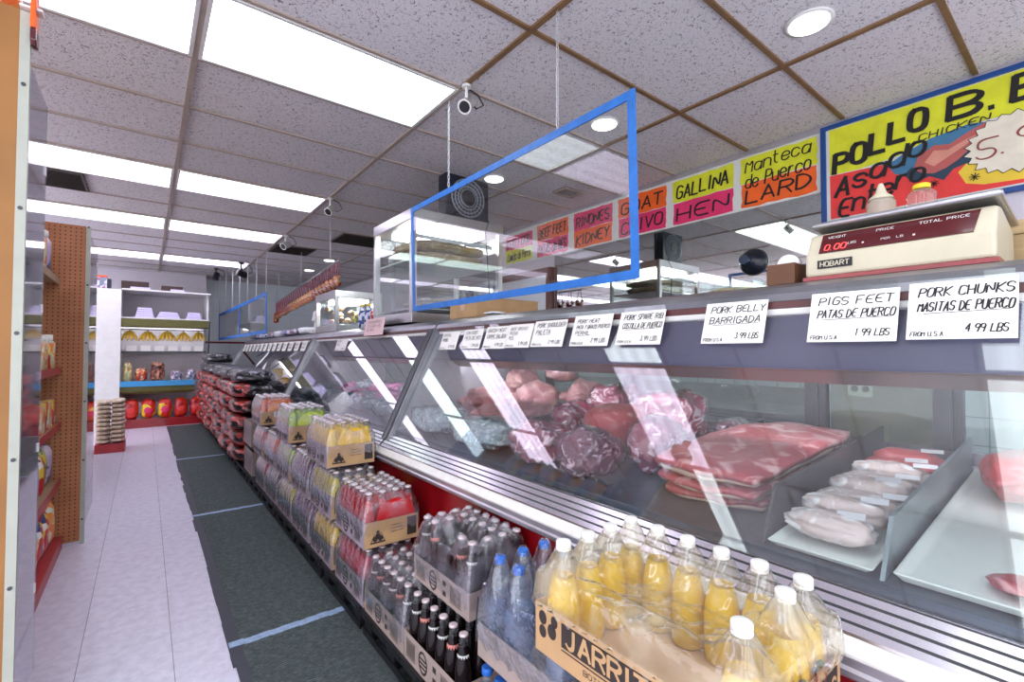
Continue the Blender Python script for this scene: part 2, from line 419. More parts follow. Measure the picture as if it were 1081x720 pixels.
M['back_pane'] = clear('dim_back_pane', (.80,.87,.84), .02, refl=1.3)
M['plexi'] = clear('acrylic_sheet', (.97,.98,.98), .02, haze=.05, refl=.9, hscale=3)
M['wing'] = clear('blue_tinted_acrylic', (.86,.88,.96), .05, haze=.34, hazecol=(.70,.72,.90), refl=1.4, hscale=2.5, base=.15)
M['film'] = clear('shrink_wrap_film', (.985,.985,.99), .09, haze=.36, hazecol=(.86,.82,.96), refl=2.8, ior=1.45, hscale=9, bump=.6, bscale=26, hlo=.42, hhi=.74, base=.01)
M['film_meat'] = clear('meat_wrap_film', (.985,.985,.99), .07, haze=.05, hazecol=(.9,.88,.95), refl=2.0, ior=1.4, hscale=9, bump=.9, bscale=30, hlo=.45, hhi=.74, base=.0)
M['film_warm'] = clear('loose_wrap_film', (.99,.985,.95), .09, haze=.5, hazecol=(.98,.93,.72), refl=2.4, ior=1.45, hscale=7, bump=.6, bscale=12, hlo=.42, hhi=.70, base=.08)
M['film_blue'] = clear('blue_grey_wrap_film', (.90,.94,1.0), .10, haze=.32, hazecol=(.72,.80,.97), refl=2.8, ior=1.45, hscale=9, bump=.8, bscale=20, hlo=.45, hhi=.75, base=.02)
M['neck'] = clear('clear_bottle_glass', (.94,.96,.95), .03, haze=.06, refl=1.3, ior=1.5, hlo=.2, hhi=.8, base=.03)
M['card'] = plain('white_price_card', srgb(238,236,230), .6, 0, .015)
M['pink_card'] = plain('pink_price_card', srgb(240,206,206), .6, 0, .02)
M['ink'] = plain('black_marker_ink', srgb(22,20,22), .7)
M['white_ink'] = plain('white_print', srgb(235,232,230), .6)
M['red_led'] = emitter('red_led_digit', (1.0,.08,.08), 2.2)
M['blue_tape'] = plain('blue_masking_tape', srgb(34,112,196), .5, 0, .1, 18)
M['carton'] = plain('brown_corrugated_board', srgb(196,158,112), .7, 0, .06, 10)
M['carton_grey'] = plain('printed_grey_carton', srgb(176,158,150), .7, 0, .07, 14)
M['carton_print'] = plain('dark_carton_print', srgb(52,42,40), .7)
M['carton_mauve'] = plain('film_covered_carton', srgb(170,156,166), .5, 0, .12, 20)
M['runner'] = mat_mat()
M['runner_edge'] = plain('black_runner_border', srgb(58,62,72), .6)
M['floor_tape'] = plain('pale_blue_floor_tape', srgb(156,182,214), .5, 0, .12, 40)
M['peg'] = peg_mat()
M['peg_near'] = plain('tan_hardboard', srgb(160,110,54), .6, 0, .08, 4)
M['post'] = plain('cream_metal_post', srgb(176,180,166), .45, 0, .04)
M['shelf_red'] = plain('red_shelf_edge', srgb(176,54,58), .4, 0, .06)
M['shelf_tan'] = plain('tan_shelf_board', srgb(170,140,110), .6)
for k, c in dict(yellow=(255,216,4), lemon=(222,206,30), red=(206,8,18), lime=(170,206,10), orange=(250,104,4), purple=(112,62,104), cola=(28,18,20), pink=(206,50,76)).items():
    M['liq_'+k] = liquid(k+'_soda', srgb(*c))
M['liq_water'] = clear('pale_blue_water', (.72,.82,.93), .03, haze=.35, hazecol=(.55,.68,.88), refl=1.2, hlo=.2, hhi=.7, base=.12)
M['cap_white'] = plain('white_cap', srgb(240,240,234), .4, 0, .02)
M['cap_blue'] = plain('blue_cap', srgb(40,110,206), .35, 0, .04)
M['cap_pink'] = plain('pale_pink_crown_cap', srgb(222,206,208), .35, .3, .04)
M['cap_yellow'] = plain('yellow_cap', srgb(236,206,30), .4, 0, .02)
M['label_white'] = plain('white_bottle_label', srgb(222,224,220), .6, 0, .1, 90)
M['label_pink'] = plain('pink_bottle_label', srgb(222,140,130), .6, 0, .1, 90)
M['label_green'] = plain('green_leaf_print', srgb(20,120,60), .6)
M['label_orange'] = plain('orange_fruit_print', srgb(236,90,30), .6)
M['meat'] = meat_mat('wrapped_red_meat', srgb(128,40,66), srgb(184,76,104), srgb(236,204,216), 11, .52, .62, dist=2.8, rough=.25)
M['meat_dark'] = meat_mat('dark_wrapped_meat', srgb(84,34,54), srgb(140,64,88), srgb(220,190,204), 14, .53, .65, dist=2.8, rough=.25)
M['pork'] = meat_mat('pork_belly_meat', srgb(172,62,72), srgb(206,98,104), srgb(240,190,190), 8, .52, .66, coat=.2)
M['fat'] = meat_mat('pork_fat_edge', srgb(222,190,170), srgb(236,208,190), srgb(190,110,100), 9, .58, .66, coat=.2)
M['salmon'] = meat_mat('pink_loin', srgb(180,72,76), srgb(204,102,100), srgb(226,170,164), 10, .6, .7)
M['chicken'] = meat_mat('pale_chicken_skin', srgb(196,132,138), srgb(216,164,160), srgb(236,204,190), 8, .5, .7)
M['bagged'] = meat_mat('cloudy_bagged_meat', srgb(112,136,142), srgb(160,180,184), srgb(220,230,232), 22, .5, .66, dist=2.5)
M['feet'] = meat_mat('wrapped_pale_feet', srgb(196,176,170), srgb(220,206,200), srgb(244,242,242), 14, .48, .62)
M['foam'] = plain('white_foam_tray', srgb(228,236,230), .5, 0, .02)
M['teal_stuff'] = meat_mat('blue_grey_iced_fish', srgb(96,120,132), srgb(150,168,180), srgb(220,226,232), 16, .5, .64)
M['magenta'] = meat_mat('magenta_wrapped_cut', srgb(200,70,150), srgb(220,120,180), srgb(240,200,225), 12, .55, .7)
M['bag_black'] = speck_mat('black_charcoal_sack', [srgb(22,22,28), srgb(34,32,38), srgb(26,26,32), srgb(50,48,56), srgb(150,150,160)], 26)
M['bag_coral'] = speck_mat('coral_sack_end', [srgb(30,24,28), srgb(196,78,70), srgb(40,26,30), srgb(214,104,92), srgb(130,44,44), srgb(206,96,84), srgb(186,70,62)], 20)
M['rice'] = plain('woven_rice_sack', srgb(232,214,190), .8, 0, .1, 20, .3, 80, col2=srgb(186,160,140))
M['yellow_bag'] = speck_mat('yellow_red_bag', [srgb(232,190,20), srgb(220,40,30), srgb(236,200,40), srgb(190,24,36)], 9)
M['red_bag'] = speck_mat('red_bag', [srgb(206,30,30), srgb(216,50,30), srgb(180,20,40), srgb(230,190,30)], 8)
M['olive'] = plain('olive_canopy', srgb(98,96,44), .5, 0, .05)
M['blue_edge'] = plain('sky_blue_price_rail', srgb(60,150,206), .4, 0, .03)
M['banana'] = plain('ripe_banana', srgb(230,186,60), .5, 0, .1, 30)
M['produce_a'] = speck_mat('red_orange_produce', [srgb(206,70,50), srgb(226,130,70), srgb(236,200,150), srgb(150,40,40)], 30)
M['produce_b'] = speck_mat('brown_produce', [srgb(96,50,44), srgb(140,80,60), srgb(70,36,36), srgb(180,120,90)], 24)
M['produce_c'] = speck_mat('pale_bagged_produce', [srgb(216,206,214), srgb(150,100,130), srgb(180,160,190), srgb(110,130,150)], 28)
M['produce_d'] = speck_mat('cream_produce', [srgb(236,214,150), srgb(246,236,190), srgb(206,170,90), srgb(190,200,150)], 26)
M['lilac_tray'] = plain('foam_tray_stack', srgb(206,200,230), .5, 0, .03)
M['dark_box'] = plain('dark_brown_box', srgb(66,46,40), .6)
M['brown_box'] = plain('brown_tape_box', srgb(104,66,40), .5)
M['beige'] = plain('beige_scale_shell', srgb(206,198,172), .4, 0, .03)
M['scale_red'] = plain('dark_red_display', srgb(84,22,28), .15, 0, .05, coat=.5)
M['wood'] = plain('pale_wood_box', srgb(206,176,128), .6, 0, .1, 4, stretch=(1,1,10))
M['spk'] = plain('black_speaker', srgb(24,30,42), .3, 0, .1)
M['spk_blue'] = plain('navy_horn', srgb(30,52,80), .3, 0, .08)
M['rope'] = plain('grey_white_cord', srgb(206,206,210), .5)
M['chain'] = plain('white_chain', srgb(222,222,226), .35, .4)
M['sausage'] = speck_mat('red_sausage', [srgb(150,40,36), srgb(180,70,50), srgb(206,150,90), srgb(120,30,30), srgb(222,200,190)], 30)
M['sausage_b'] = speck_mat('amber_sausage', [srgb(206,130,40), srgb(226,190,110), srgb(190,90,50), srgb(236,226,210)], 30)
M['string_red'] = plain('red_hanger_string', srgb(150,70,90), .6)
M['bread'] = meat_mat('golden_crackling', srgb(176,126,80), srgb(216,176,130), srgb(240,220,190), 30, .5, .65, coat=.1)
M['rind'] = meat_mat('tan_pork_rind', srgb(176,150,112), srgb(200,178,140), srgb(222,206,176), 14, .5, .7, coat=.1)
M['green_bag'] = speck_mat('green_snack_bag', [srgb(60,130,60), srgb(210,190,70), srgb(120,150,60), srgb(236,220,140)], 24)
M['blue_bottle'] = speck_mat('blue_white_print', [srgb(30,60,120), srgb(220,225,235), srgb(60,90,160), srgb(200,206,226)], 30)
M['paper'] = plain('white_paper', srgb(236,236,240), .7, 0, .02)
for k, c in dict(yellow=(226,230,40), pink=(236,50,110), orange=(252,104,24), red=(240,62,58), teal=(64,122,158), cream=(236,228,206), gold=(240,206,60), roast=(190,96,90), roast2=(222,150,130), navy=(34,62,84), maroon=(150,70,60)).items():
    M['p_'+k] = plain('poster_'+k, srgb(*c), .6, 0, .07, 9, col2=tuple(x*.86 for x in srgb(*c)))
M['poster'] = plain('poster_board', srgb(222,224,218), .5, 0, .02)
M['sign_blue'] = plain('blue_sign_frame', srgb(10,70,140), .4, 0, .05)
M['vent'] = plain('beige_air_vent', srgb(170,150,130), .5)
M['vent_dark'] = plain('dark_vent_recess', srgb(84,76,72), .7)
M['door_white'] = plain('white_door_leaf', srgb(222,226,232), .5, 0, .02)
M['door_brown'] = plain('dark_brown_door_frame', srgb(104,50,44), .4, 0, .1)
M['stripe'] = plain('maroon_wall_stripe', srgb(128,30,52), .5)
M['squeeze'] = clear('cloudy_squeeze_bottle', (.9,.85,.75), .2, haze=.7, hazecol=(.8,.72,.6), refl=1, hlo=.1, hhi=.6, base=.5)
M['jar'] = clear('pink_clear_jar', (.95,.85,.82), .05, haze=.3, hazecol=(.85,.6,.55), refl=1.3, hlo=.2, hhi=.8, base=.15)
M['snack'] = speck_mat('red_yellow_snack_pack', [srgb(206,40,36), srgb(236,200,60), srgb(240,236,230), srgb(60,70,120), srgb(190,30,40)], 26)
M['snack_b'] = speck_mat('pale_snack_pack', [srgb(226,206,160), srgb(236,150,70), srgb(206,220,206), srgb(230,120,60)], 24)
M['snack_c'] = speck_mat('purple_grey_snack_pack', [srgb(120,90,120), srgb(190,170,200), srgb(90,110,160), srgb(206,190,206)], 14)
M['haze_blue'] = plain('pale_blue_package', srgb(170,190,226), .5, 0, .1, 8)
# ------------------------------------------------------------------ the room
struct('floor', MB().add([(-6,-3,0),(3.55,-3,0),(3.55,11.5,0),(-6,11.5,0)], [(0,1,2,3)]), M['floor'])
struct('ceiling', MB().add([(-6,-3,CEIL),(3.55,-3,CEIL),(3.55,11.5,CEIL),(-6,11.5,CEIL)], [(3,2,1,0)]), M['ceiling'])
BX = [.175+1.22*k for k in range(-5, 3)]
BY = [.42+.61*k for k in range(-5, 19)]
g = MB()
for x in BX:
    if x < 1: g.box(x-.014, -3, CEIL-.012, x+.014, 11.4, CEIL)
    else: g.box(x-.014, 2.25, CEIL-.012, x+.014, 11.4, CEIL)
for y in BY: g.box(-6, y-.010, CEIL-.011, 3.5 if y > 2 else 1.0, y+.010, CEIL)
struct('trim_1', g, M['tbar'])                       # grey grid of the hung ceiling
g = MB()
for x in BX:
    if x > 1: g.box(x-.014, -3, CEIL-.012, x+.014, 2.249, CEIL)
for y in BY:
    if y < 2: g.box(1.0, y-.012, CEIL-.011, 3.5, y+.012, CEIL)
struct('trim_2', g, M['tbar_dark'])                       # rust brown stretch of the grid near the counter
w = MB().box(3.55, -3, 0, 3.65, 11.6, 1.45, 0).box(3.55, -3, 1.45, 3.65, 11.6, CEIL, 1)
struct('wall_right', w, [M['wall_tile'], M['wall']])
w = MB().box(-6, 11.0, 0, .93, 11.6, CEIL)
struct('wall_back', w, M['wall'])
struct('wall_back_right', MB().box(.93, 11.5, 0, 3.65, 11.6, CEIL), M['back_tile'])
struct('trim_3', MB().box(.93, 11.485, 1.43, 3.55, 11.5, 1.47), M['stripe'])
struct('trim_4', MB().box(-6, 10.985, CEIL-.03, .93, 11.0, CEIL).box(.93, 11.485, CEIL-.03, 3.55, 11.5, CEIL), M['aluminium'])
struct('trim_5', MB().box(3.52, -3, CEIL-.035, 3.55, 11.5, CEIL), M['aluminium'])
# mirror panels behind the counter, each about 1.3 m long with a thin seam
mr = thing('mirror_panel', (3.545, 2.4, 1.5), 'long aged mirror wall below the row of painted food signs', 'mirror')
ys = [1.17, 2.45, 3.76]
for a, b in zip(ys[:-1], ys[1:]):
    obj('mirror_pane', MB().box(3.538, a+.002, 1.5, 3.549, b-.002, 2.33), M['mirror'], mr)
obj('mirror_trim', MB().box(3.53, 1.17, 1.47, 3.549, 3.76, 1.5), M['aluminium'], mr)
m2 = thing('mirror_panel', (3.545, 4.8, 1.5), 'far aged mirror beyond the brown framed white door', 'mirror')
obj('mirror_pane', MB().box(3.538, 4.86, 1.5, 3.549, 7.2, 2.33), M['mirror'], m2)
# door with brown frame
d = struct('door_1', MB().box(3.50, 3.84, .0, 3.53, 4.78, 2.12), M['door_white'])
obj('door_frame', MB().box(3.48, 3.775, 0, 3.549, 3.84, 2.2).box(3.48, 4.78, 0, 3.549, 4.845, 2.2).box(3.48, 3.84, 2.12, 3.549, 4.78, 2.2), M['door_brown'], d)
obj('door_handle', MB().cyl((3.50, 4.70, 1.02), (3.45, 4.70, 1.02), .012).cyl((3.45, 4.70, 1.02), (3.43, 4.70, 1.02), .028), M['chrome'], d)

# ------------------------------------------------------------------ ceiling lights: 0.61 x 1.22 troffers
def troffer(ix, y0, kind, label):
    x0 = BX[ix]; x1 = x0 + 1.22
    t = thing('ceiling_light', ((x0+x1)/2, y0+.305, CEIL), label, 'ceiling light', 'fluorescent ceiling panels')
    f = MB()
    for a in ((x0+.012, y0+.012, x1-.012, y0+.03), (x0+.012, y0+.58, x1-.012, y0+.598), (x0+.012, y0+.03, x0+.03, y0+.58), (x1-.03, y0+.03, x1-.012, y0+.58)):
        f.box(a[0], a[1], CEIL-.016, a[2], a[3], CEIL-.001)
    obj('frame', f, M['white_metal'], t)
    obj('diffuser', MB().box(x0+.03, y0+.03, CEIL-.010, x1-.03, y0+.58, CEIL-.002), M[kind], t)
ROW = {2.25: 'first row of ceiling lights', 4.69: 'second row of ceiling lights', 6.52: 'third row of ceiling lights', 8.96: 'last row of ceiling lights'}
LT = {2.25: {3: 'light_white', 4: 'light_lilac', 5: 'light_white'}, 4.69: {3: 'light_lilac', 4: 'light_lilac', 5: 'light_lilac'},
      6.52: {3: 'light_green', 4: 'light_green', 5: 'light_lilac'}, 8.96: {3: 'light_lilac', 4: 'light_lilac', 5: 'light_lilac'}}
POS = {3: 'over the left shelving', 4: 'over the aisle', 5: 'over the meat cases'}
CN = dict(light_white='white', light_lilac='lilac', light_green='greenish')
for y0, row in LT.items():
    for ix, k in row.items():
        troffer(ix, y0, k, f'{CN[k]} fluorescent panel {POS[ix]}, {ROW[y0]}')
for y0 in (2.25, 4.69, 6.52, 8.96):
    for ix, nm in ((2, 'third'), (1, 'fourth')):
        troffer(ix, y0, 'light_lilac' if ix == 2 else 'light_white', f'{"lilac" if ix==2 else "white"} fluorescent panel {"beyond" if ix==2 else "far beyond"} the left shelving, {ROW[y0]}')
for y0 in (-.19, -2.02):
    for ix in (2, 3, 4, 5):
        troffer(ix, y0, 'light_white', 'white fluorescent panel in the rows above the shop front')
for i, (x, y, lab) in enumerate([(2.36, .82, 'round recessed can light above the chicken sign'), (2.36, 2.03, 'round recessed can light seen through the blue taped acrylic'),
        (2.36, 3.27, 'round recessed can light beside the black fan speaker'), (2.36, 7.9, 'small round can light above the sausage rack, nearer one'), (2.36, 9.1, 'small round can light above the sausage rack, farther one')]):
    t = thing('can_light', (x, y, CEIL), lab, 'ceiling light', 'recessed can lights')
    ring = [(.098, -.001), (.10, -.006), (.082, -.010), (.078, -.003)]
    obj('trim_ring', MB().lathe([(r, CEIL+z) for r, z in ring], (x, y, 0), 32), M['white_metal'], t)
    obj('bulb', MB().lathe([(.08, CEIL-.0105), (.078, CEIL-.014), (.05, CEIL-.016)], (x, y, 0), 32), M['can'], t)
# vents
def vent(x0, y0, x1, y1, mk, label):
    t = thing('ceiling_vent', ((x0+x1)/2, (y0+y1)/2, CEIL), label, 'air vent')
    obj('backing', MB().box(x0, y0, CEIL-.012, x1, y1, CEIL-.001), M['vent_dark'], t)
    f = MB()
    for a in ((x0, y0, x1, y0+.02), (x0, y1-.02, x1, y1), (x0, y0+.02, x0+.02, y1-.02), (x1-.02, y0+.02, x1, y1-.02)): f.box(a[0], a[1], CEIL-.02, a[2], a[3], CEIL-.0121)
    n = max(3, int((y1-y0)/.04))
    for k in range(n):
        yy = y0+.02+(y1-y0-.04)*(k+.5)/n
        f.obox(((x0+x1)/2, yy, CEIL-.0165), ((x1-x0)/2-.02, 0, 0), (0, .008, .003), (0, 0, .0012))
    obj('grille', f, M[mk], t)
vent(2.98, 3.02, 3.22, 3.2, 'vent', 'small beige air vent in the ceiling beside the wall signs')
vent(1.95, 5.93, 2.6, 6.5, 'vent_dark', 'dark return vent in the ceiling beyond the second row of lights')
vent(1.42, 7.15, 1.95, 7.72, 'vent_dark', 'dark open ceiling grille above the far acrylic panel')
vent(-.98, 5.33, -.44, 5.88, 'vent_dark', 'dark grille in the ceiling above the pegboard end')
# spot cameras on the grid
def spot(x, y, mk, aim, label, s=1.0):
    t = thing('security_camera', (x, y, CEIL-.012), label, 'camera', 'little cameras under the ceiling grid')
    z = CEIL-.012
    obj('bracket', MB().cyl((x,y,z), (x,y,z-.012*s), .022*s).cyl((x,y,z-.012*s), (x,y,z-.07*s), .007*s), M['white_metal' if mk != 'black' else 'black'], t)
    a = Vector(aim).normalized(); c = Vector((x, y, z-.095*s))
    b = MB().tube([c - a*.05*s, c - a*.045*s, c + a*.03*s, c + a*.032*s], [.02*s, .03*s, .03*s, .034*s], 16)
    obj('housing', b, M[mk], t)
    obj('lens', MB().tube([c + a*.0325*s, c + a*.036*s], [.026*s, .022*s], 16), M['black'], t)
    obj('cable', MB().tube([(x+.01,y+.02,z), (x+.07*s,y+.01,z-.02*s), (x+.09*s,y-.01,z-.07*s), (x+.05*s,y-.01,z-.10*s), c - a*.05*s], .004*s, 6), M['black'], t)
spot(1.395, 2.2, 'white_metal', (-.5,-.35,-.5), 'white spot camera at the corner of the first light row', 1.2)
spot(1.395, 4.66, 'white_metal', (-.5,-.35,-.5), 'white spot camera at the corner of the second light row', 1.25)
spot(1.395, 6.5, 'white_metal', (-.6,-.3,-.4), 'white spot camera at the corner of the third light row', 1.4)
spot(1.25, 9.0, 'black', (-.8,-.2,.3), 'black camera hanging near the far wall, larger of two', 1.9)
spot(.98, 9.9, 'black', (-.2,-.2,-.8), 'black camera hanging near the far wall, smaller of two', 1.6)

# ------------------------------------------------------------------ runner on the floor
r = thing('floor_runner', (.54, 5.0, 0), 'long dark ribbed rubber runner mat on the white floor beside the soda stacks', 'mat')
obj('mat_surface', MB().box(.345, -1.5, .0005, .9, 9.75, .007), M['runner'], r)
e = MB()
rr = random.Random(3); yy = -1.5; px = .305
while yy < 9.75:
    y2 = min(9.75, yy + rr.uniform(.05, .3)); e.box(px, yy, .0004, .345, y2, .006); yy = y2; px = .30 + rr.uniform(-.006, .006)
obj('mat_border', e, M['runner_edge'], r)
for y, lab in ((2.33, 'nearest'), (4.32, 'second'), (6.68, 'far')):
    s = MB(); x = .30; rr = random.Random(int(y*10))
    while x < .80:
        x2 = x + rr.uniform(.03, .06); o = rr.uniform(-.004, .004); s.box(x, y-.022+o, .0071, x2, y+.022+o, .0085); x = x2
    single('surface_strip', s, M['floor_tape'], (.55, y, .0071), f'{lab} strip of pale blue tape across the dark runner mat', 'tape', 'tape strips across the runner')
# ------------------------------------------------------------------ three refrigerated service cases
def zdeck(x): return .785 + .07*(x-1.19)
GX0, GZ0, GX1, GZ1 = 1.178, .762, 1.492, 1.388      # front glass: foot and head
def gx(z): return GX0 + (GX1-GX0)*(z-GZ0)/(GZ1-GZ0)
def make_case(y0, y1, label, name='meat_display_case', left_post=True, mullions=()):
    t = thing(name, ((1.7), (y0+y1)/2, 0), label, 'display case', 'refrigerated service cases')
    b = MB().prism_y([(1.16,0),(1.16,.09),(2.30,.09),(2.30,0)], y0, y1)
    obj('toe_base', b, M['black'], t)
    obj('front_panel', MB().prism_y([(1.13,.09),(1.13,.618),(1.17,.618),(1.17,.09)], y0, y1), M['case_red'], t)
    obj('lip_trim', MB().prism_y([(1.098,.620),(1.090,.628),(1.088,.640),(1.094,.646),(1.092,.664),(1.13,.667),(1.16,.667),(1.16,.620)], y0, y1), M['aluminium'], t)
    obj('bumper', MB().prism_y([(1.094,.6645),(1.094,.670),(1.108,.692),(1.114,.696),(1.14,.694),(1.14,.6675)], y0, y1), M['bumper'], t)
    prof = [(1.1145,.6965)]
    for k in range(4):
        xa = 1.116+.016*k; za = .702+.0155*k
        prof += [(xa, za), (xa+.011, za+.0125), (xa+.0135, za+.009)]
    prof += [(1.178,.764), (1.186,.764), (1.19,.70), (1.15,.6965)]
    obj('ridged_sill', MB().prism_y(prof, y0, y1), M['chrome'], t)
    for k in range(4):
        xa = 1.116+.016*k; za = .702+.0155*k
        obj('groove', MB().prism_y([(xa+.0102,za+.0119),(xa+.0108,za+.0131),(xa+.0158,za+.0156),(xa+.0136,za+.0086)], y0+.001, y1-.001), M['dark_metal'], t, label='dark strip painted in for groove shade')  # dark strips stand in for the shade inside the sill grooves
    obj('deck_pan', MB().prism_y([(1.192,.70),(1.192,zdeck(1.192)),(2.25,zdeck(2.25)),(2.25,.70)], y0+.03, y1-.03), M['deck'], t)
    obj('body_back', MB().prism_y([(1.175,.09),(1.175,.698),(2.255,.698),(2.255,zdeck(2.25)+.008),(2.30,zdeck(2.25)+.008),(2.30,.09)], y0, y1), M['case_white'], t)
    # slanted glass
    n = Vector((-(GZ1-GZ0), 0, GX1-GX0)).normalized()*.006
    gl = MB().prism_y([(GX0,GZ0),(GX1,GZ1),(GX1-n.x,GZ1-n.z),(GX0-n.x,GZ0-n.z)], y0+.045, y1-.045)
    obj('front_glass', gl, M['glass'], t)
    # end walls
    out = [(1.19,.70),(1.20,.765),(1.50,1.375),(1.56,1.43),(2.28,1.43),(2.28,.70)]
    for k, (a, c) in enumerate(((y0, y0+.028), (y1-.028, y1))):
        obj('end_wall', MB().prism_y(out, a, c), M['case_white'], t)
    # metal end posts that follow the glass
    for a, c in ((y0, y0+.045), (y1-.045, y1)):
        p = MB().prism_y([(GX0-.022,GZ0-.02),(GX1-.022,GZ1+.02),(GX1+.012,GZ1+.02),(GX0+.012,GZ0-.02)], a+.003, c-.002)
        p.prism_y([(GX0-.034,GZ0-.022),(GX1-.034,GZ1+.022),(GX1-.0221,GZ1+.022),(GX0-.0221,GZ0-.022)], a+.012, c-.012)
        obj('end_post', p, M['steel_dull'], t)
        m_ = (a+c)/2
        obj('post_gap_strip', MB().prism_y([(GX0-.0355,GZ0-.024),(GX1-.0355,GZ1+.024),(GX1-.0341,GZ1+.024),(GX0-.0341,GZ0-.024)], m_-.006, m_+.006), M['black'], t, label='dark strip painted in for the shaded gap')  # black strip puts the shade of the post gap into colour
    # canopy
    obj('maroon_strip', MB().prism_y([(1.484,1.392),(1.486,1.412),(1.52,1.43),(1.53,1.392)], y0+.0455, y1-.0455), M['brown_strip'], t)
    obj('light_trim', MB().prism_y([(1.487,1.372),(1.486,1.3905),(1.53,1.3905),(1.53,1.372)], y0+.0455, y1-.0455), M['white_metal'], t)
    obj('steel_top', MB().prism_y([(1.4865,1.4135),(1.50,1.437),(1.53,1.458),(1.60,1.478),(1.66,1.482),(2.34,1.482),(2.34,1.432),(1.53,1.432)], y0, y1), M['steel_dull'], t)
    obj('hood_panel', MB().prism_y([(1.515,1.37),(1.575,1.21),(1.582,1.212),(1.527,1.37)], y0+.03, y1-.03), M['hood'], t)
    obj('hood_return', MB().prism_y([(1.575,1.2095),(1.645,1.165),(1.65,1.17),(1.582,1.2115)], y0+.03, y1-.03), M['hood_brown'], t)
    obj('lamp_tube', MB().cyl((1.64, y0+.06, 1.22), (1.64, y1-.06, 1.22), .016), M['case_lamp'], t)
    # back sliding doors
    f = MB().box(2.262, y0+.03, zdeck(2.25)+.0085, 2.295, y1-.03, zdeck(2.25)+.055).box(2.262, y0+.03, 1.40, 2.295, y1-.03, 1.43)
    obj('back_rail', f, M['chrome'], t)
    for y in mullions:
        obj('back_mullion', MB().box(2.255, y-.04, zdeck(2.25)+.056, 2.30, y+.04, 1.399).box(2.245, y-.015, zdeck(2.25)+.056, 2.2549, y+.015, 1.399), M['dark_metal'], t)
    ys = [y0+.03] + sorted(mullions) + [y1-.03]
    for a, c in zip(ys[:-1], ys[1:]):
        obj('back_pane', MB().box(2.275, a+.041, zdeck(2.25)+.056, 2.28, c-.041, 1.399), M['back_pane'], t)
    return t
CY = 2.70
make_case(-1.1, CY, 'nearest slanted glass meat case with pork, chicken and handwritten price cards', mullions=(-.32, .36, .78, 1.75))
make_case(CY+.02, 5.46, 'middle slanted glass case under the tall stainless display cabinet', mullions=(3.4, 4.3))
make_case(5.48, 10.2, 'farthest slanted glass case with a row of small white cards', mullions=(6.8, 8.2))
# beige board leaning in the opened back door of the nearest case, with an outlet plate above
bd = thing('cutting_board', (2.33, .57, .95), 'large beige board standing behind the open back door of the meat case', 'board')
obj('panel', MB().box(2.31, .40, .86, 2.33, .74, 1.42), plain('beige_cutting_board', srgb(150,136,116), .6, 0, .04), bd, bev=.004)
oc = MB().box(2.30, .59, 1.08, 2.309, .675, 1.145)
pl = thing('outlet_plate', (2.305, .63, 1.08), 'cream outlet plate on the beige board behind the case', 'outlet')
obj('plate', oc, M['beige'], pl, bev=.003)
obj('socket', MB().cyl((2.298,.612,1.113),(2.3,.612,1.113),.013).cyl((2.298,.65,1.113),(2.3,.65,1.113),.013), M['dark_box'], pl)
# prep table behind, along the tiled wall
pt = thing('prep_table', (3.2, 1.4, 0), 'stainless prep table along the tiled wall behind the meat case', 'table')
obj('tabletop', MB().box(2.95, .95, .86, 3.54, 3.4, .90), M['steel'], pt, bev=.004)
for x in (3.0, 3.49):
    for y in (1.0, 3.35):
        obj('leg', MB().cyl((x,y,0),(x,y,.86),.022), M['steel'], pt)
obj('splash_board', MB().box(3.525, .95, .9, 3.545, 3.4, 1.02), M['steel'], pt)

# ------------------------------------------------------------------ what lies in the nearest case
def on(x, y, dz=0): return (x, y, zdeck(x)+dz)
def divider(name, a, b, h, mk, label, th=.004):
    a, b = Vector(a), Vector(b)
    mb = MB(); n = Vector((-(b.y-a.y), b.x-a.x, 0)).normalized()*th
    vs = []
    for s in (-1, 1):
        for p, q in ((a, 0.003), (b, .003), (b, h), (a, h)):
            o = .075 if (q == h and p is a and a.x < 1.3) else 0
            vs.append((p.x+n.x*s+o, p.y+n.y*s, zdeck(p.x+o)+q))
    mb.add(vs, [(0,1,2,3),(7,6,5,4),(0,4,5,1),(1,5,6,2),(2,6,7,3),(3,7,4,0)])
    return single(name, mb, M[mk], a, label, 'divider', 'case dividers')
divider('case_divider', (1.215,.54,0), (2.22,.54,0), .125, 'dark_metal', 'dark metal divider between the pork belly and the tray of wrapped feet')
M['divider_grey'] = plain('grey_divider', srgb(142,156,160), .3, .3, .05)
divider('case_divider', (1.205,.298,0), (2.22,.298,0), .115, 'divider_grey', 'grey divider between the wrapped feet and the white tray')
divider('case_divider', (1.47,1.79,0), (2.22,1.81,0), .12, 'dark_metal', 'black divider in front of the pale chickens')
divider('case_divider', (1.46,.975,0), (2.22,.975,0), .10, 'dark_metal', 'black divider between the pork belly and the big wrapped beef cut')
divider('case_divider', (1.23,-.03,0), (2.22,-.03,0), .12, 'dark_metal', 'dark divider at the near side of the empty white tray')
def tray(name, x0, x1, y0, y1, h, label, mk='foam'):
    mb = MB(); prof = []
    def rect(ins, dz, lift):
        return [(x, y, zdeck(x)+dz) for x, y in ((x0+ins,y0+ins),(x1-ins,y0+ins),(x1-ins,y1-ins),(x0+ins,y1-ins))]
    rings = [rect(.016,.003,0), rect(0,h,0), rect(.008,h+.001,0), rect(.024,.009,0)]
    vs = [p for r in rings for p in r]; fs = [(3,2,1,0), (12,13,14,15)]
    for i in range(3):
        for k in range(4): fs.append((i*4+k, i*4+(k+1)%4, (i+1)*4+(k+1)%4, (i+1)*4+k))
    mb.add(vs, fs)
    return single(name, mb, M[mk], ((x0+x1)/2,(y0+y1)/2,zdeck(x0)), label, 'tray', 'white trays in the case', bev=.006)
tray('white_tray', 1.215, 2.18, .005, .285, .022, 'nearly empty white tray with a piece of pork at its back')
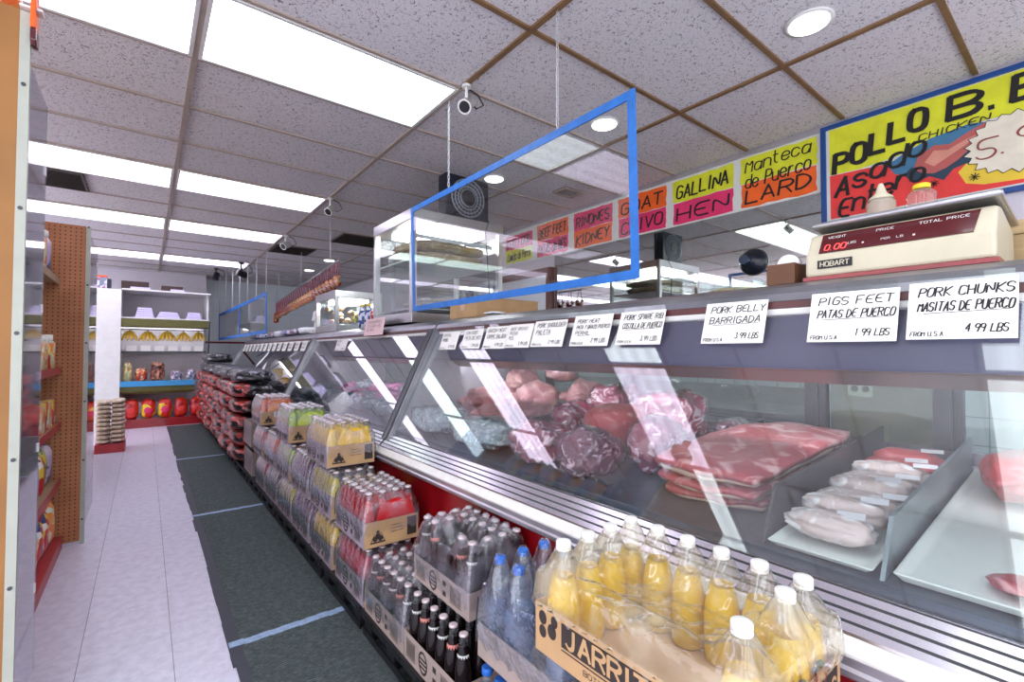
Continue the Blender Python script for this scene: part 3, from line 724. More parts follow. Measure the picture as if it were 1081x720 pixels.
tray('white_tray', 1.205, 2.12, .312, .528, .018, 'white tray holding wrapped pale pig feet')
single('pork_chunk', MB().blob(on(1.95,.155,.075), (.17,.085,.068), .2, 1.9, 3, 4, floor=lambda a, b: zdeck(a)+.012), M['salmon'], on(1.95,.155), 'reddish pork chunk lying at the back of the white tray', 'meat')
single('pork_chunk', MB().blob(on(1.30,.085,.030), (.045,.065,.014), .2, 1.6, 8, 3, power=2.6, floor=lambda a, b: zdeck(a)+.0155), M['pork'], on(1.30,.085), 'thin scrap of pork at the front of the white tray', 'meat')
for k in range(8):
    x = 1.29+.10*k
    t = thing('wrapped_pig_feet', on(x,.42), f'plastic wrapped pack of pale pig feet, {["first","second","third","fourth","fifth","sixth","seventh","last"][k]} from the front glass', 'meat', 'packs of pig feet on the tray')
    z = .055 + (.012 if k % 2 else 0)
    obj('feet', MB().blob(on(x,.42,z), (.047,.092,.033), .14, 2.4, k+1, 4, power=2.5, floor=lambda a, b: zdeck(a)+.022), M['feet'] if k < 6 else M['salmon'], t)
    O = Vector(on(x-.018,.40-.02*(k%3),z+.034)); 
    obj('sticker', MB().plate([(0,0),(.055,0),(.055,.036),(0,.036)], O, (.2,-.97,.03), (.97,.2,.141), .0008), M['paper'], t)
# pork belly slabs
def slab(cx, cy, w, l, h, dz, seed, label):
    t = thing('pork_belly', on(cx,cy,dz), label, 'meat', 'pork belly slabs')
    nx, ny = 26, 18
    def surf(top, off=0, fx=1):
        vs = []
        for j in range(ny+1):
            for i in range(nx+1):
                u = i/nx*2-1; v = j/ny*2-1
                k = 1 + .06*noise.noise(Vector((u*1.5+seed, v*1.5, seed*2)))
                x = cx + w*.5*u*k*fx*(1-.08*v*v); y = cy + l*.5*v*k*fx*(1-.10*abs(u)**3)
                e = max(abs(u), abs(v))
                z = zdeck(x)+dz + (h*(1-.25*e**6) + .012*noise.noise(Vector((u*2.2,v*2.2,seed*1.3))) if top else .002)
                vs.append((x, y, z-off))
        return vs
    def shell(a, b, mk, nm):
        mb = MB(); n = (nx+1)*(ny+1)
        q = [(j*(nx+1)+i, j*(nx+1)+i+1, (j+1)*(nx+1)+i+1, (j+1)*(nx+1)+i) for j in range(ny) for i in range(nx)]
        bot = [tuple(n+i for i in f[::-1]) for f in q]
        rim = [i for i in range(nx+1)] + [(j+1)*(nx+1)-1 for j in range(1,ny+1)] + [ny*(nx+1)+i for i in range(nx-1,-1,-1)] + [j*(nx+1) for j in range(ny-1,0,-1)]
        side = [(rim[(k+1)%len(rim)], rim[k], n+rim[k], n+rim[(k+1)%len(rim)]) for k in range(len(rim))]
        mb.add(a+b, q+bot+side, 0, True)
        obj(nm, mb, M[mk], t)
    top = surf(True); mid = surf(True, h*.42); bot = surf(False, 0, .97)
    shell(top, [(x, y, z+.0002) for x, y, z in mid], 'pork', 'lean_layer')
    shell([(x, y, z-.0004) for x, y, z in surf(True, h*.42, .985)], bot, 'fat', 'fat_layer')
slab(1.74,.765,.80,.345,.034,.004,2,'lowest slab of raw pork belly in the stack of three')
slab(1.70,.77,.80,.35,.034,.047,7,'middle slab of raw pork belly in the stack of three')
slab(1.68,.765,.79,.36,.046,.092,5,'upper slab of raw pork belly with white fat edge')
# wrapped cuts
def keep_in(mb, m):      # soft goods flatten where they rest against the slanted glass
    mb.v = [(min(max(x, gx(z)+m), 2.243-m), y, z) for x, y, z in mb.v]
    return mb
def cut(c, r, mk, label, amp=.14, freq=1.5, seed=1, power=2.6, wrap=True, cat='meat', name='wrapped_beef_cut', group='wrapped cuts in the meat case'):
    t = thing(name, (c[0],c[1],c[2]-r[2]), label, cat, group)
    mb = keep_in(MB().blob(c, r, amp, freq, seed, 4, power=power, floor=lambda x, y: zdeck(x)+.006), .012)
    obj('meat', mb, M[mk], t)
    if wrap:
        mb = keep_in(MB().blob(c, [q*1.035+.003 for q in r], amp, freq, seed, 4, power=power, floor=lambda x, y: zdeck(x)+.003), .008)
        obj('plastic_wrap', mb, M['film_meat'], t)
    return t
A_ = dict(amp=.24, freq=1.7)
cut(on(1.345,1.52,.080), (.115,.125,.080), 'meat', 'wrapped marbled red meat nearest the glass, beside the cloudy bag', seed=1, **A_)
cut(on(1.345,1.245,.085), (.115,.110,.085), 'meat_dark', 'dark wrapped meat with folded plastic, just behind the front glass', seed=2, **A_)
cut(on(1.56,1.085,.095), (.125,.080,.095), 'meat', 'white veined wrapped meat below the bright reflection', seed=9, **A_)
cut(on(1.64,1.36,.110), (.13,.13,.105), 'salmon', 'smooth salmon pink loin in the middle of the case', seed=4, amp=.1, wrap=False, name='pork_loin')
cut(on(1.66,1.635,.095), (.115,.085,.095), 'meat', 'marbled wrapped roast behind the cloudy bags', seed=14, **A_)
cut(on(2.00,1.635,.125), (.16,.118,.120), 'meat', 'large marbled wrapped roast behind the pink loin', seed=5, **A_)
cut(on(1.95,1.28,.12), (.145,.16,.12), 'meat', 'large dark red roast leaning by the back rail', seed=6, **A_)
cut(on(2.18,1.40,.10), (.06,.10,.10), 'salmon', 'pale pink piece at the back beside the large roast', seed=12, wrap=False, name='pork_piece')
cut(on(2.08,1.05,.060), (.12,.042,.055), 'meat_dark', 'small wrapped piece by the black corner of the back rail', seed=7)
# chickens and cloudy bags at the far end
for k, (x, y, z, r, s, lab) in enumerate([(1.74,2.50,.11,(.15,.12,.10),3,'pale raw chicken at the far end of the case, lowest in front'), (2.03,2.46,.17,(.14,.12,.15),7,'pale raw chicken heaped at the far back corner'),
        (1.90,2.19,.13,(.15,.13,.12),11,'pale raw chicken in the middle of the heap'), (2.08,1.95,.13,(.12,.10,.12),15,'pale raw chicken beside the back rail'), (1.62,2.24,.07,(.085,.12,.06),19,'small pale raw chicken piece before the heap')]):
    t = thing('raw_chicken', on(x,y), lab, 'chicken', 'raw chickens')
    c = on(x,y,z)
    mb = MB().blob(c, r, .2, 1.6, s, 4, floor=lambda x, y: zdeck(x)+.004)
    obj('body', mb, M['chicken'], t)
    for sg in (-1, 1):
        obj('drumstick', MB().blob((c[0]-r[0]*.75, c[1]+sg*r[1]*.55, c[2]+r[2]*.15), (.06,.032,.03), .12, 1.5, s+sg, 3), M['chicken'], t)
cut(on(2.06,2.12,.29), (.10,.09,.055), 'chicken', 'bagged chicken in a tied clear bag on top of the heap', seed=23, name='bagged_chicken', group='raw chickens')
cut(on(1.36,2.42,.075), (.14,.20,.072), 'bagged', 'large cloudy plastic bag of pale meat nearest the end post', seed=31, amp=.2, freq=2.2, name='cloudy_meat_bag', group='cloudy bags of meat')
cut(on(1.34,1.93,.07), (.13,.21,.066), 'bagged', 'large cloudy plastic bag of pale meat beside the dark divider', seed=37, amp=.2, freq=2.2, name='cloudy_meat_bag', group='cloudy bags of meat')
# middle and far case contents
rr = random.Random(11)
for i in range(4):
    for j in range(7):
        x = 1.36+.21*i; y = 2.92+.36*j
        mk = 'magenta' if (i in (1,2) and (i+j) % 3 != 1) else 'teal_stuff'
        nm = 'wrapped_pink_cut' if mk == 'magenta' else 'iced_fish_pack'
        lab = (f'magenta wrapped cut' if mk == 'magenta' else 'blue grey iced pack') + f' in the middle case, {["front","second","third","back"][i]} row, {["first","second","third","fourth","fifth","sixth","last"][j]} from the near end'
        r = (.088, .148, rr.uniform(.045,.075))
        single(nm, keep_in(MB().blob(on(x,y,r[2]+.004), r, .2, 1.8, i*7+j+3, 3, power=2.6, floor=lambda a, b: zdeck(a)+.003), .01), M[mk], on(x,y), lab, 'meat', 'packs in the middle case')
for i in range(3):
    for j in range(8):
        x = 1.42+.28*i; y = 5.8+.52*j
        mk = ['bagged','meat_dark','feet','teal_stuff'][(i*2+j) % 4]
        r = (.125, .235, rr.uniform(.05,.085))
        single('wrapped_pack', keep_in(MB().blob(on(x,y,r[2]+.004), r, .2, 1.8, i*9+j+40, 3, power=2.6, floor=lambda a, b: zdeck(a)+.003), .01), M[mk], on(x,y),
               f'{dict(bagged="cloudy", meat_dark="dark red", feet="pale", teal_stuff="blue grey")[mk]} wrapped pack in the far case, {["front","middle","back"][i]} row, {["first","second","third","fourth","fifth","sixth","seventh","last"][j]} from the near end', 'meat', 'packs in the far case')

# ------------------------------------------------------------------ price cards hung along the case heads
UY = Vector((0,-1,0))
def price_card(y0, y1, ztop, zbot, lines, price, label, frm=True, group='handwritten price cards on the nearest case', x=1.43, mk='card', tilt=.33, skew=0.0):
    """card hangs from the case head, bottom edge kicked towards the aisle"""
    h = ztop-zbot; V = Vector((tilt, 0, 1)).normalized()
    t = thing('price_card', (x, (y0+y1)/2, zbot), label, 'price card', group)
    O = Vector((x, y1, zbot)); w = y1-y0
    obj('card', MB().plate([(0,0),(w,0),(w,h),(0,h)], O, UY, V, .002), M[mk], t)
    obj('clip_strip', MB().plate([(0,0),(w*.92,0),(w*.92,.018),(0,.018)], O+V*(h+.0005)+UY*(w*.05), UY, V, .002), M['pane'], t)
    Nn = UY.cross(V).normalized()*.0012
    mb = MB(); n = len(lines); z = h*.74
    for i, ln in enumerate(lines):
        lh = h*(.155 if n < 3 else .12)
        ww = min(w*.86, len(ln)*lh*.82)
        lettering(mb, ln, O+Nn+UY*(w*.10)+V*z, UY, V, lh, ww, .15, .15, .05, seed=i+int(y0*100))
        if i == n-1: mb.plate([(w*.16,z-h*.045),(w*.16+ww*.9,z-h*.02),(w*.16+ww*.9,z-h*.012),(w*.16,z-h*.035)], O+Nn, UY, V)
        z -= h*(.26 if n < 3 else .19)
    if frm: lettering(mb, 'FROM U.S.A', O+Nn+UY*(w*.04)+V*(h*.05), UY, V, h*.075, w*.32, .18, .1, .05)
    lettering(mb, price, O+Nn+UY*(w*.56)+V*(h*.11), UY, V, h*.13, w*.36, .15, .15, .05)
    obj('handwriting', mb, M['ink'], t)
cards = [(.117,.30,1.436,1.292,['PORK CHUNKS','MASITAS DE PUERCO'],'4.99 LBS','price card reading PORK CHUNKS, nearest of the row'),
 (.318,.513,1.431,1.289,['PIGS FEET','PATAS DE PUERCO'],'1.99 LBS','price card reading PIGS FEET'),
 (.63,.825,1.428,1.289,['PORK BELLY','BARRIGADA'],'3.99 LBS','price card reading PORK BELLY'),
 (.98,1.18,1.423,1.289,['PORK SPARE RIB','COSTILLA DE PUERCO'],'3.99 LBS','price card for pork spare ribs'),
 (1.22,1.43,1.424,1.286,['PORK MEAT','PATA Y BRAZO PUERCO','PERNIL'],'2.99 LBS','price card with three handwritten lines ending in PERNIL'),
 (1.475,1.69,1.413,1.285,['PORK SHOULDER','PALETA'],'2.99 LBS','price card with two short lines, fifth from the end post'),
 (1.70,1.89,1.405,1.282,['BEEF BREAST','PECHO','RES'],'5.99 LBS','price card touching its neighbour, fourth from the end post'),
 (1.895,2.09,1.402,1.278,['BACON MEAT','CARNE SALADA'],'4.99 LBS','price card with an underlined second line, third from the end post'),
 (2.12,2.31,1.395,1.279,['COW FOOT','PATA DE RES'],'2.99 LBS','price card with a gap on both sides, second from the end post'),
 (2.37,2.56,1.388,1.275,['OXTAIL','RABO'],'6.99 LBS','smallest looking price card next to the steel end post')]
for c in cards: price_card(*c)
price_card(4.30, 4.60, 1.385, 1.27, ['CHICKEN','POLLO'], '1.99 LBS', 'white price card hanging on the head of the middle case', True, 'cards on the middle case')
rr = random.Random(5)
NUM = ['nearest','second','third','fourth','fifth','sixth','seventh','eighth','ninth','tenth','eleventh','twelfth','thirteenth','farthest']
for k in range(14):
    y = 5.62+.315*k
    V = Vector((.3,0,1)).normalized(); h = .12; w = .2
    O = Vector((1.419, y+w, 1.27))
    t = thing('price_card', (1.435, y+w/2, 1.27), f'small white card on the far case, {NUM[k]} of that row', 'price card', 'cards on the far case')
    obj('card', MB().plate([(0,0),(w,0),(w,h),(0,h)], O, UY, V, .002), M['card'], t)
    mb = MB(); Nn = UY.cross(V).normalized()*.0012
    for q in range(2): lettering(mb, ['RES','PUERCO','POLLO','HIGADO'][(k+q) % 4], O+Nn+UY*.03+V*(.07-.04*q), UY, V, .022, .12, .2, .1, .05)
    obj('handwriting', mb, M['ink'], t)
# white strips crossing on the far glass
def glass_strip(pts, w, label):
    mb = MB(); off = Vector((-(GZ1-GZ0),0,GX1-GX0)).normalized()*.008
    for a, b in zip(pts[:-1], pts[1:]):
        A = Vector((gx(a[1]), a[0], a[1]))+off; B = Vector((gx(b[1]), b[0], b[1]))+off
        d = (B-A).normalized(); n = d.cross(off.normalized())*w*.5
        mb.obox((A+B)/2, (B-A)/2, n, off.normalized()*.0008)
    return single('surface_strip', mb, M['paper'], (gx(pts[0][1])-.008, pts[0][0], pts[0][1]), label, 'tape', 'white strips on the far case glass')
glass_strip([(7.55,1.24),(7.7,1.14),(7.9,1.04)], .07, 'upper white strip on the far case glass')
glass_strip([(7.35,1.08),(7.05,.82)], .12, 'lower wide white strip on the far case glass')
# ------------------------------------------------------------------ things on top of the cases
TOP = 1.4825
# --- weighing scale
sc = thing('price_scale', (1.80,.375,TOP), 'cream butcher price scale with dark red display standing on the case top', 'scale')
body = [(1.625,TOP+.012),(1.628,TOP+.075),(1.675,TOP+.150),(1.74,TOP+.158),(1.96,TOP+.13),(1.98,TOP+.012)]
obj('housing', MB().prism_y(body, .165, .585), M['beige'], sc, bev=.008)
obj('base_plate', MB().prism_y([(1.622,TOP),(1.622,TOP+.0115),(1.985,TOP+.0115),(1.985,TOP)], .16, .59), M['case_red'], sc)
# display window follows the sloped front
A = Vector((1.629,.56,TOP+.078)); B = Vector((1.674,.56,TOP+.147)); SV = (B-A).normalized(); SN = UY.cross(SV).normalized()
sl = (B-A).length; O = A + SN*.0028
obj('display_window', MB().plate([(.012,.004),(.355,.004),(.365,sl-.004),(.012,sl-.004)], O, UY, SV, .0025), M['scale_red'], sc)
tx = MB(); O2 = O + SN*.0008
lettering(tx, 'WEIGHT', O2+UY*.03+SV*.058, UY, SV, .009, .045, .16, 0, 0); lettering(tx, 'PRICE', O2+UY*.15+SV*.058, UY, SV, .009, .04, .16, 0, 0)
lettering(tx, 'TOTAL PRICE', O2+UY*.245+SV*.058, UY, SV, .009, .10, .16, 0, 0); lettering(tx, 'LBS', O2+UY*.085+SV*.026, UY, SV, .008, .02, .16, 0, 0)
lettering(tx, 'PER', O2+UY*.165+SV*.022, UY, SV, .007, .02, .16, 0, 0); lettering(tx, 'LB', O2+UY*.20+SV*.022, UY, SV, .007, .014, .16, 0, 0)
for u in (.12, .235): tx.plate([(u,.02),(u+.005,.02),(u+.005,.026),(u,.026)], O2, UY, SV)
obj('display_lettering', tx, M['white_ink'], sc)
obj('digits', lettering(MB(), '0.00', O2+UY*.025+SV*.012, UY, SV, .022, .055, .14, .1, 0), M['red_led'], sc)
bO = Vector((1.6228,.55,TOP+.034))
obj('maker_badge', MB().plate([(0,0),(.09,0),(.09,.026),(0,.026)], bO, UY, (0.05,0,1), .002), M['black'], sc)
obj('badge_lettering', lettering(MB(), 'HOBART', bO+Vector((-.0008,0,.006))+UY*.008, UY, Vector((.05,0,1)), .014, .074, .2, .05, 0), M['beige'], sc)
obj('weighing_pan', MB().prism_y([(1.655,TOP+.168),(1.65,TOP+.176),(1.655,TOP+.184),(1.99,TOP+.160),(1.995,TOP+.150),(1.985,TOP+.145)], .155, .575), M['steel'], sc, bev=.004)
obj('pan_support', MB().box(1.76,.25,TOP+.140,1.86,.48,TOP+.163), M['dark_metal'], sc)
def pan_z(x): return TOP + .184 - .0716*(x-1.655)
t = thing('squeeze_bottle', (1.80,.432,pan_z(1.76)), 'cloudy beige squeeze bottle with pointed tip on the scale pan', 'bottle')
z = pan_z(1.76)+.001
obj('body', MB().lathe([(.034,z),(.037,z+.005),(.037,z+.066),(.032,z+.076)], (1.80,.432,0), 24), M['squeeze'], t)
obj('nozzle', MB().lathe([(.033,z+.0765),(.030,z+.084),(.016,z+.096),(.008,z+.122),(.005,z+.128)], (1.80,.432,0), 20), M['beige'], t)
t = thing('plastic_jar', (1.80,.335,pan_z(1.765)), 'pinkish clear ribbed jar with a yellow lid on the scale pan', 'jar')
z = pan_z(1.765)+.001
pr = [(.032+.003*(k % 2), z+.009*k) for k in range(9)] + [(.020,z+.084)]
obj('body', MB().lathe(pr, (1.80,.335,0), 24), M['jar'], t)
obj('lid', MB().lathe([(.020,z+.0845),(.021,z+.086),(.021,z+.097),(.016,z+.100)], (1.80,.335,0), 20), M['cap_yellow'], t)
# --- wooden box at the right, tape box, roll
t = thing('wooden_box', (2.16,.04,TOP), 'pale plywood box behind the scale at the end of the counter', 'box')
obj('body', MB().box(2.03,-.12,TOP,2.30,.188,TOP+.13), M['wood'], t, bev=.003)
obj('lid', MB().box(2.025,-.125,TOP+.1302,2.305,.193,TOP+.172), M['wood'], t, bev=.003)
t = thing('brown_box', (1.70,.655,TOP), 'small dark brown open box left of the scale', 'box')
bx = MB().box(1.625,.615,TOP,1.63,.70,TOP+.066).box(1.75,.615,TOP,1.755,.70,TOP+.066).box(1.63,.615,TOP,1.75,.62,TOP+.066).box(1.63,.695,TOP,1.75,.70,TOP+.066).box(1.63,.62,TOP,1.75,.695,TOP+.032)
obj('body', bx, M['brown_box'], t)
single('tape_roll', MB().tube([(1.678,.655,TOP+.069),(1.702,.655,TOP+.069)], .0345, 28).tube([(1.676,.655,TOP+.069),(1.7045,.655,TOP+.069)], .014, 16), M['paper'], (1.69,.655,TOP+.032), 'cream roll of tape standing in the small brown box', 'tape roll')
# --- horn speaker fixed on the mirror
t = thing('horn_speaker', (3.49,1.615,1.93), 'round black and navy horn speaker fixed on the mirror behind the counter', 'speaker')
obj('horn', MB().tube([(3.536,1.615,1.93),(3.53,1.615,1.93),(3.50,1.615,1.93),(3.46,1.615,1.93),(3.43,1.615,1.93)], [.098,.10,.09,.06,.035], 28), M['spk'], t)
obj('magnet', MB().tube([(3.4295,1.615,1.93),(3.38,1.615,1.93)], [.036,.034], 20), M['spk_blue'], t)
sh = thing('wall_shelf', (3.42,1.7,1.66), 'narrow clear shelf along the mirror under the horn speaker', 'shelf')
obj('board', MB().box(3.30,1.45,1.655,3.536,1.98,1.665), M['pane'], sh)
obj('bracket', MB().box(3.33,1.5,1.62,3.536,1.51,1.6548).box(3.33,1.92,1.62,3.536,1.93,1.6548), M['aluminium'], sh)
t = thing('clear_tub', (3.42,1.72,1.6652), 'clear plastic tub with yellow green contents on the mirror shelf', 'container')
tb = MB().box(3.34,1.53,1.6655,3.344,1.93,1.79).box(3.496,1.53,1.6655,3.50,1.93,1.79).box(3.344,1.53,1.6655,3.496,1.534,1.79).box(3.344,1.926,1.6655,3.496,1.93,1.79)
obj('tub', tb, M['pane'], t)
obj('contents', MB().blob((3.42,1.73,1.705), (.07,.17,.035), .2, 2, 4, 3, power=3), M['produce_d'], t)

# --- cardboard box on the near case
t = thing('cardboard_box', (1.88,2.55,TOP), 'closed orange brown cardboard box on the case top under the hanging acrylic', 'box')
obj('body', MB().box(1.63,2.44,TOP,2.14,2.77,TOP+.122), M['carton'], t, bev=.003)
obj('flap', MB().box(1.628,2.438,TOP+.1225,2.142,2.604,TOP+.127).box(1.628,2.606,TOP+.1225,2.142,2.772,TOP+.127), M['carton'], t)
obj('packing_tape', MB().box(1.6275,2.58,TOP+.05,1.6295,2.63,TOP+.127).box(1.63,2.58,TOP+.1272,2.14,2.63,TOP+.1278), plain('tan_packing_tape', srgb(214,176,150), .3, 0, .03), t)
single('paper_sheet', MB().blob((1.66,2.30,TOP+.012), (.05,.09,.010), .3, 2, 3, 3), M['paper'], (1.66,2.3,TOP), 'crumpled white paper on the case top beside the cardboard box', 'paper')

# --- tall stainless display cabinet
def cabinet(x0, x1, y0, y1, z0, z1, label, shelves, base=.075, cap=.085):
    t = thing('glass_display_cabinet', ((x0+x1)/2,(y0+y1)/2,z0), label, 'display cabinet', 'glass cabinets on the counter')
    obj('base', MB().box(x0,y0,z0,x1,y1,z0+base), M['steel'], t, bev=.004)
    obj('top', MB().box(x0-.004,y0-.004,z1-cap,x1+.004,y1+.004,z1), M['steel'], t, bev=.006)
    for x in (x0, x1-.04):
        for y in (y0, y1-.04):
            obj('corner_post', MB().box(x,y,z0+base,x+.04,y+.04,z1-cap), M['steel'], t)
    zb, zt = z0+base, z1-cap
    obj('end_pane', MB().box(x0+.042,y0+.012,zb,x1-.042,y0+.017,zt), M['pane'], t)
    obj('far_pane', MB().box(x0+.042,y1-.017,zb,x1-.042,y1-.012,zt), M['pane'], t)
    ym = (y0+y1)/2
    obj('sliding_pane', MB().box(x0+.010,y0+.042,zb,x0+.014,ym+.03,zt), M['pane'], t)
    obj('sliding_pane', MB().box(x0+.020,ym-.03,zb,x0+.024,y1-.042,zt), M['pane'], t)
    obj('back_panel', MB().box(x1-.02,y0+.042,zb,x1-.016,y1-.042,zt), M['pane'], t)
    for z in shelves:
        obj('shelf', MB().box(x0+.035,y0+.03,z-.012,x1-.025,y1-.03,z), M['steel'], t)
    obj('lamp', MB().box(x0+.12,y0+.1,zt-.025,x1-.12,y1-.1,zt-.001), M['case_lamp'], t)
    return t
cabinet(1.555,2.40,3.20,3.94,TOP,2.345,'tall stainless cabinet with pork rinds on its shelf, nearest the hanging acrylic',[1.985, 1.60])
for k, (z, lab) in enumerate(((1.9855,'lower slab of tan pork rind on the cabinet shelf'), (2.075,'upper slab of tan pork rind on the cabinet shelf'))):
    single('pork_rind_slab', MB().blob((1.98,3.56,z+.046), (.34,.27,.040), .10, 2.2, k+3, 4, power=4), M['rind'], (1.98,3.56,z), lab, 'pork rind', 'pork rind slabs')
single('paper_liner', MB().add([(1.60+.06*i, 3.235+.012*(j)+ (0 if i % 2 else .006), 2.166 - (.035 if j == 0 else 0)) for j in (0,1,8) for i in range(13)], [(j*13+i, j*13+i+1, (j+1)*13+i+1, (j+1)*13+i) for j in range(2) for i in range(12)]), M['paper'], (1.98,3.3,2.166), 'white paper liner hanging over the edge of the pork rind', 'paper')
t = thing('rind_bag', (1.75,3.62,1.601), 'clear bag of puffed white rinds at the bottom of the tall cabinet', 'bag')
obj('rinds', MB().blob((1.93,3.56,1.66), (.21,.20,.05), .3, 3, 5, 4, power=3, floor=lambda a,b: 1.602), M['feet'], t)
single('crumpled_bag', MB().blob((1.66,3.70,2.04), (.045,.18,.05), .3, 2.5, 9, 3), M['film'], (1.66,3.7,1.986), 'crumpled clear bag behind the sliding pane of the tall cabinet', 'bag')
# fan speaker on it
t = thing('box_speaker', (2.06,3.27,2.3455), 'square black speaker with round ringed grille on top of the tall cabinet', 'speaker')
obj('housing', MB().box(1.86,3.235,2.346,2.28,3.36,2.70), M['spk'], t, bev=.012)
cc = (2.07, 3.2345, 2.525)
rg = MB()
for r in (.155,.125,.095,.07):
    rg.tube([(cc[0]+r*math.cos(a), cc[1]-.004, cc[2]+r*math.sin(a)) for a in [2*math.pi*k/40 for k in range(41)]], .006, 6, caps=False)
for k in range(24):
    a = 2*math.pi*k/24; rg.tube([(cc[0]+.05*math.cos(a), cc[1]-.004, cc[2]+.05*math.sin(a)), (cc[0]+.155*math.cos(a), cc[1]-.004, cc[2]+.155*math.sin(a))], .0025, 5)
obj('grille', rg, plain('grey_speaker_ring', srgb(150,156,166), .4, .3), t)
obj('hub', MB().tube([(cc[0],cc[1]-.001,cc[2]),(cc[0],cc[1]-.016,cc[2])], [.075,.06], 28), M['black'], t)
obj('cable', MB().tube([(2.25,3.19,2.36),(2.20,3.17,2.25),(2.22,3.165,2.0),(2.24,3.165,1.75),(2.26,3.17,1.50)], .005, 6), M['black'], t)
# far snack cabinet
cabinet(1.60,2.12,5.12,5.86,TOP,1.93,'shorter glass cabinet of golden cracklings and snack bags, beside the sausage rack',[1.57])
rr = random.Random(21)
for k in range(9):
    single('crackling', MB().blob((1.72+.09*(k % 2)+rr.uniform(-.02,.02), 5.26+.13*(k//2)+rr.uniform(-.02,.02), 1.612+.078*(k % 3)), (.036,.05,.034), .35, 2.5, k+50, 3), M['bread'], (1.72,5.26,1.571), 'golden pork crackling piled behind the cabinet glass', 'crackling', 'cracklings in the snack cabinet')
for k in range(4):
    single('snack_bag', MB().blob((1.90+.11*(k % 2), 5.23+.09*(k//2), 1.64+.02*(k//2)), (.048,.034,.06), .15, 2, k+70, 3, power=3), M['green_bag'], (1.9,5.23,1.571), f'green and yellow snack bag in the far cabinet, {["front left","front right","back left","back right"][k]}', 'snack bag', 'snack bags in the cabinet')
for k, (x, y) in enumerate(((1.60,4.32),(1.62,4.22),(1.64,4.12))):
    t = thing('drink_bottle', (x,y,TOP), ['blue and white bottle with yellow cap, left one before the snack cabinet','blue and white bottle with yellow cap, right one before the snack cabinet','red and white carton bottle beside the blue bottles'][k], 'bottle', 'bottles before the snack cabinet')
    obj('body', MB().lathe([(.036,TOP),(.040,TOP+.006),(.040,TOP+.13),(.034,TOP+.15),(.016,TOP+.185),(.015,TOP+.20)], (x,y,0), 18), M['blue_bottle'] if k < 2 else speck_mat('red_white_print', [srgb(230,228,230), srgb(200,40,40), srgb(236,236,236)], 30), t)
    obj('cap', MB().lathe([(.017,TOP+.2005),(.018,TOP+.203),(.018,TOP+.222),(.014,TOP+.225)], (x,y,0), 16), M['cap_yellow'] if k < 2 else M['cap_white'], t)
# pink card leaning on the case head
t = thing('pink_card', (1.455,3.73,1.395), 'pale pink handwritten card leaning before the tall cabinet', 'price card')
O = Vector((1.455,3.90,1.395)); V = Vector((.15,0,1)).normalized()
obj('card', MB().plate([(0,0),(.40,0),(.40,.14),(0,.14)], O, UY, V, .002), M['pink_card'], t)
tx = MB(); Nn = UY.cross(V).normalized()*.0012
for q, s in enumerate(('CHICHARRON','CARNE','9.99')): lettering(tx, s, O+Nn+UY*.06+V*(.10-.035*q), UY, V, .022, .28 if q < 2 else .14, .15, .1, .05)
obj('handwriting', tx, M['ink'], t)
# small white scale
t = thing('counter_scale', (1.65,5.96,TOP), 'small white upright scale at the corner of the far case', 'scale')
obj('base', MB().box(1.57,5.90,TOP,1.72,6.02,TOP+.05), M['white_metal'], t, bev=.006)
obj('column', MB().prism_x([(5.95,TOP+.0505),(5.99,TOP+.0505),(5.985,TOP+.22),(5.955,TOP+.22)], 1.62, 1.66), M['white_metal'], t)
obj('display_head', MB().obox((1.635,5.97,TOP+.205), (.03,0,-.01), (0,.05,0), (.012,0,.06)), M['white_metal'], t, bev=.005)
# wrapped goods on the far case
rr = random.Random(31)
for k in range(7):
    y = 6.5+.5*k
    mk = ['paper','produce_c','snack_c','paper','produce_c','blue_bottle','snack_c'][k]
    single('wrapped_parcel', MB().blob((1.70,y,TOP+.052), (.12,.2,.05), .15, 1.5, k+80, 3, power=3, floor=lambda a, b: TOP+.001), M[mk], (1.7,y,TOP),
           f'{["white","pale speckled","grey mauve","white paper","pale mottled","blue white","mauve"][k]} parcel lying on the far case top, {["nearest","second","third","fourth","fifth","sixth","farthest"][k]} of the row', 'parcel', 'parcels on the far case')
# steel ledge on the far wall
t = thing('steel_shelf', (2.3,11.3,1.56), 'dull steel shelf with a raised lip on the far tiled wall', 'shelf')
obj('board', MB().box(1.80,11.05,1.56,2.75,11.485,1.58).box(1.80,11.05,1.58,2.75,11.065,1.66), M['steel_dull'], t)
obj('arm', MB().tube([(2.70,11.1,1.60),(2.82,11.08,1.72),(2.90,11.08,1.80),(2.98,11.06,1.80)], .022, 8), M['dark_metal'], t)
obj('bracket', MB().box(1.9,11.1,1.48,1.92,11.485,1.56).box(2.6,11.1,1.48,2.62,11.485,1.56), M['dark_metal'], t)
single('broom_pole', MB().cyl((2.10,11.3,1.585),(2.02,11.47,2.15), .012, n=8), M['rope'], (2.1,11.3,1.585), 'thin pale pole leaning on the far wall above the steel shelf', 'pole')

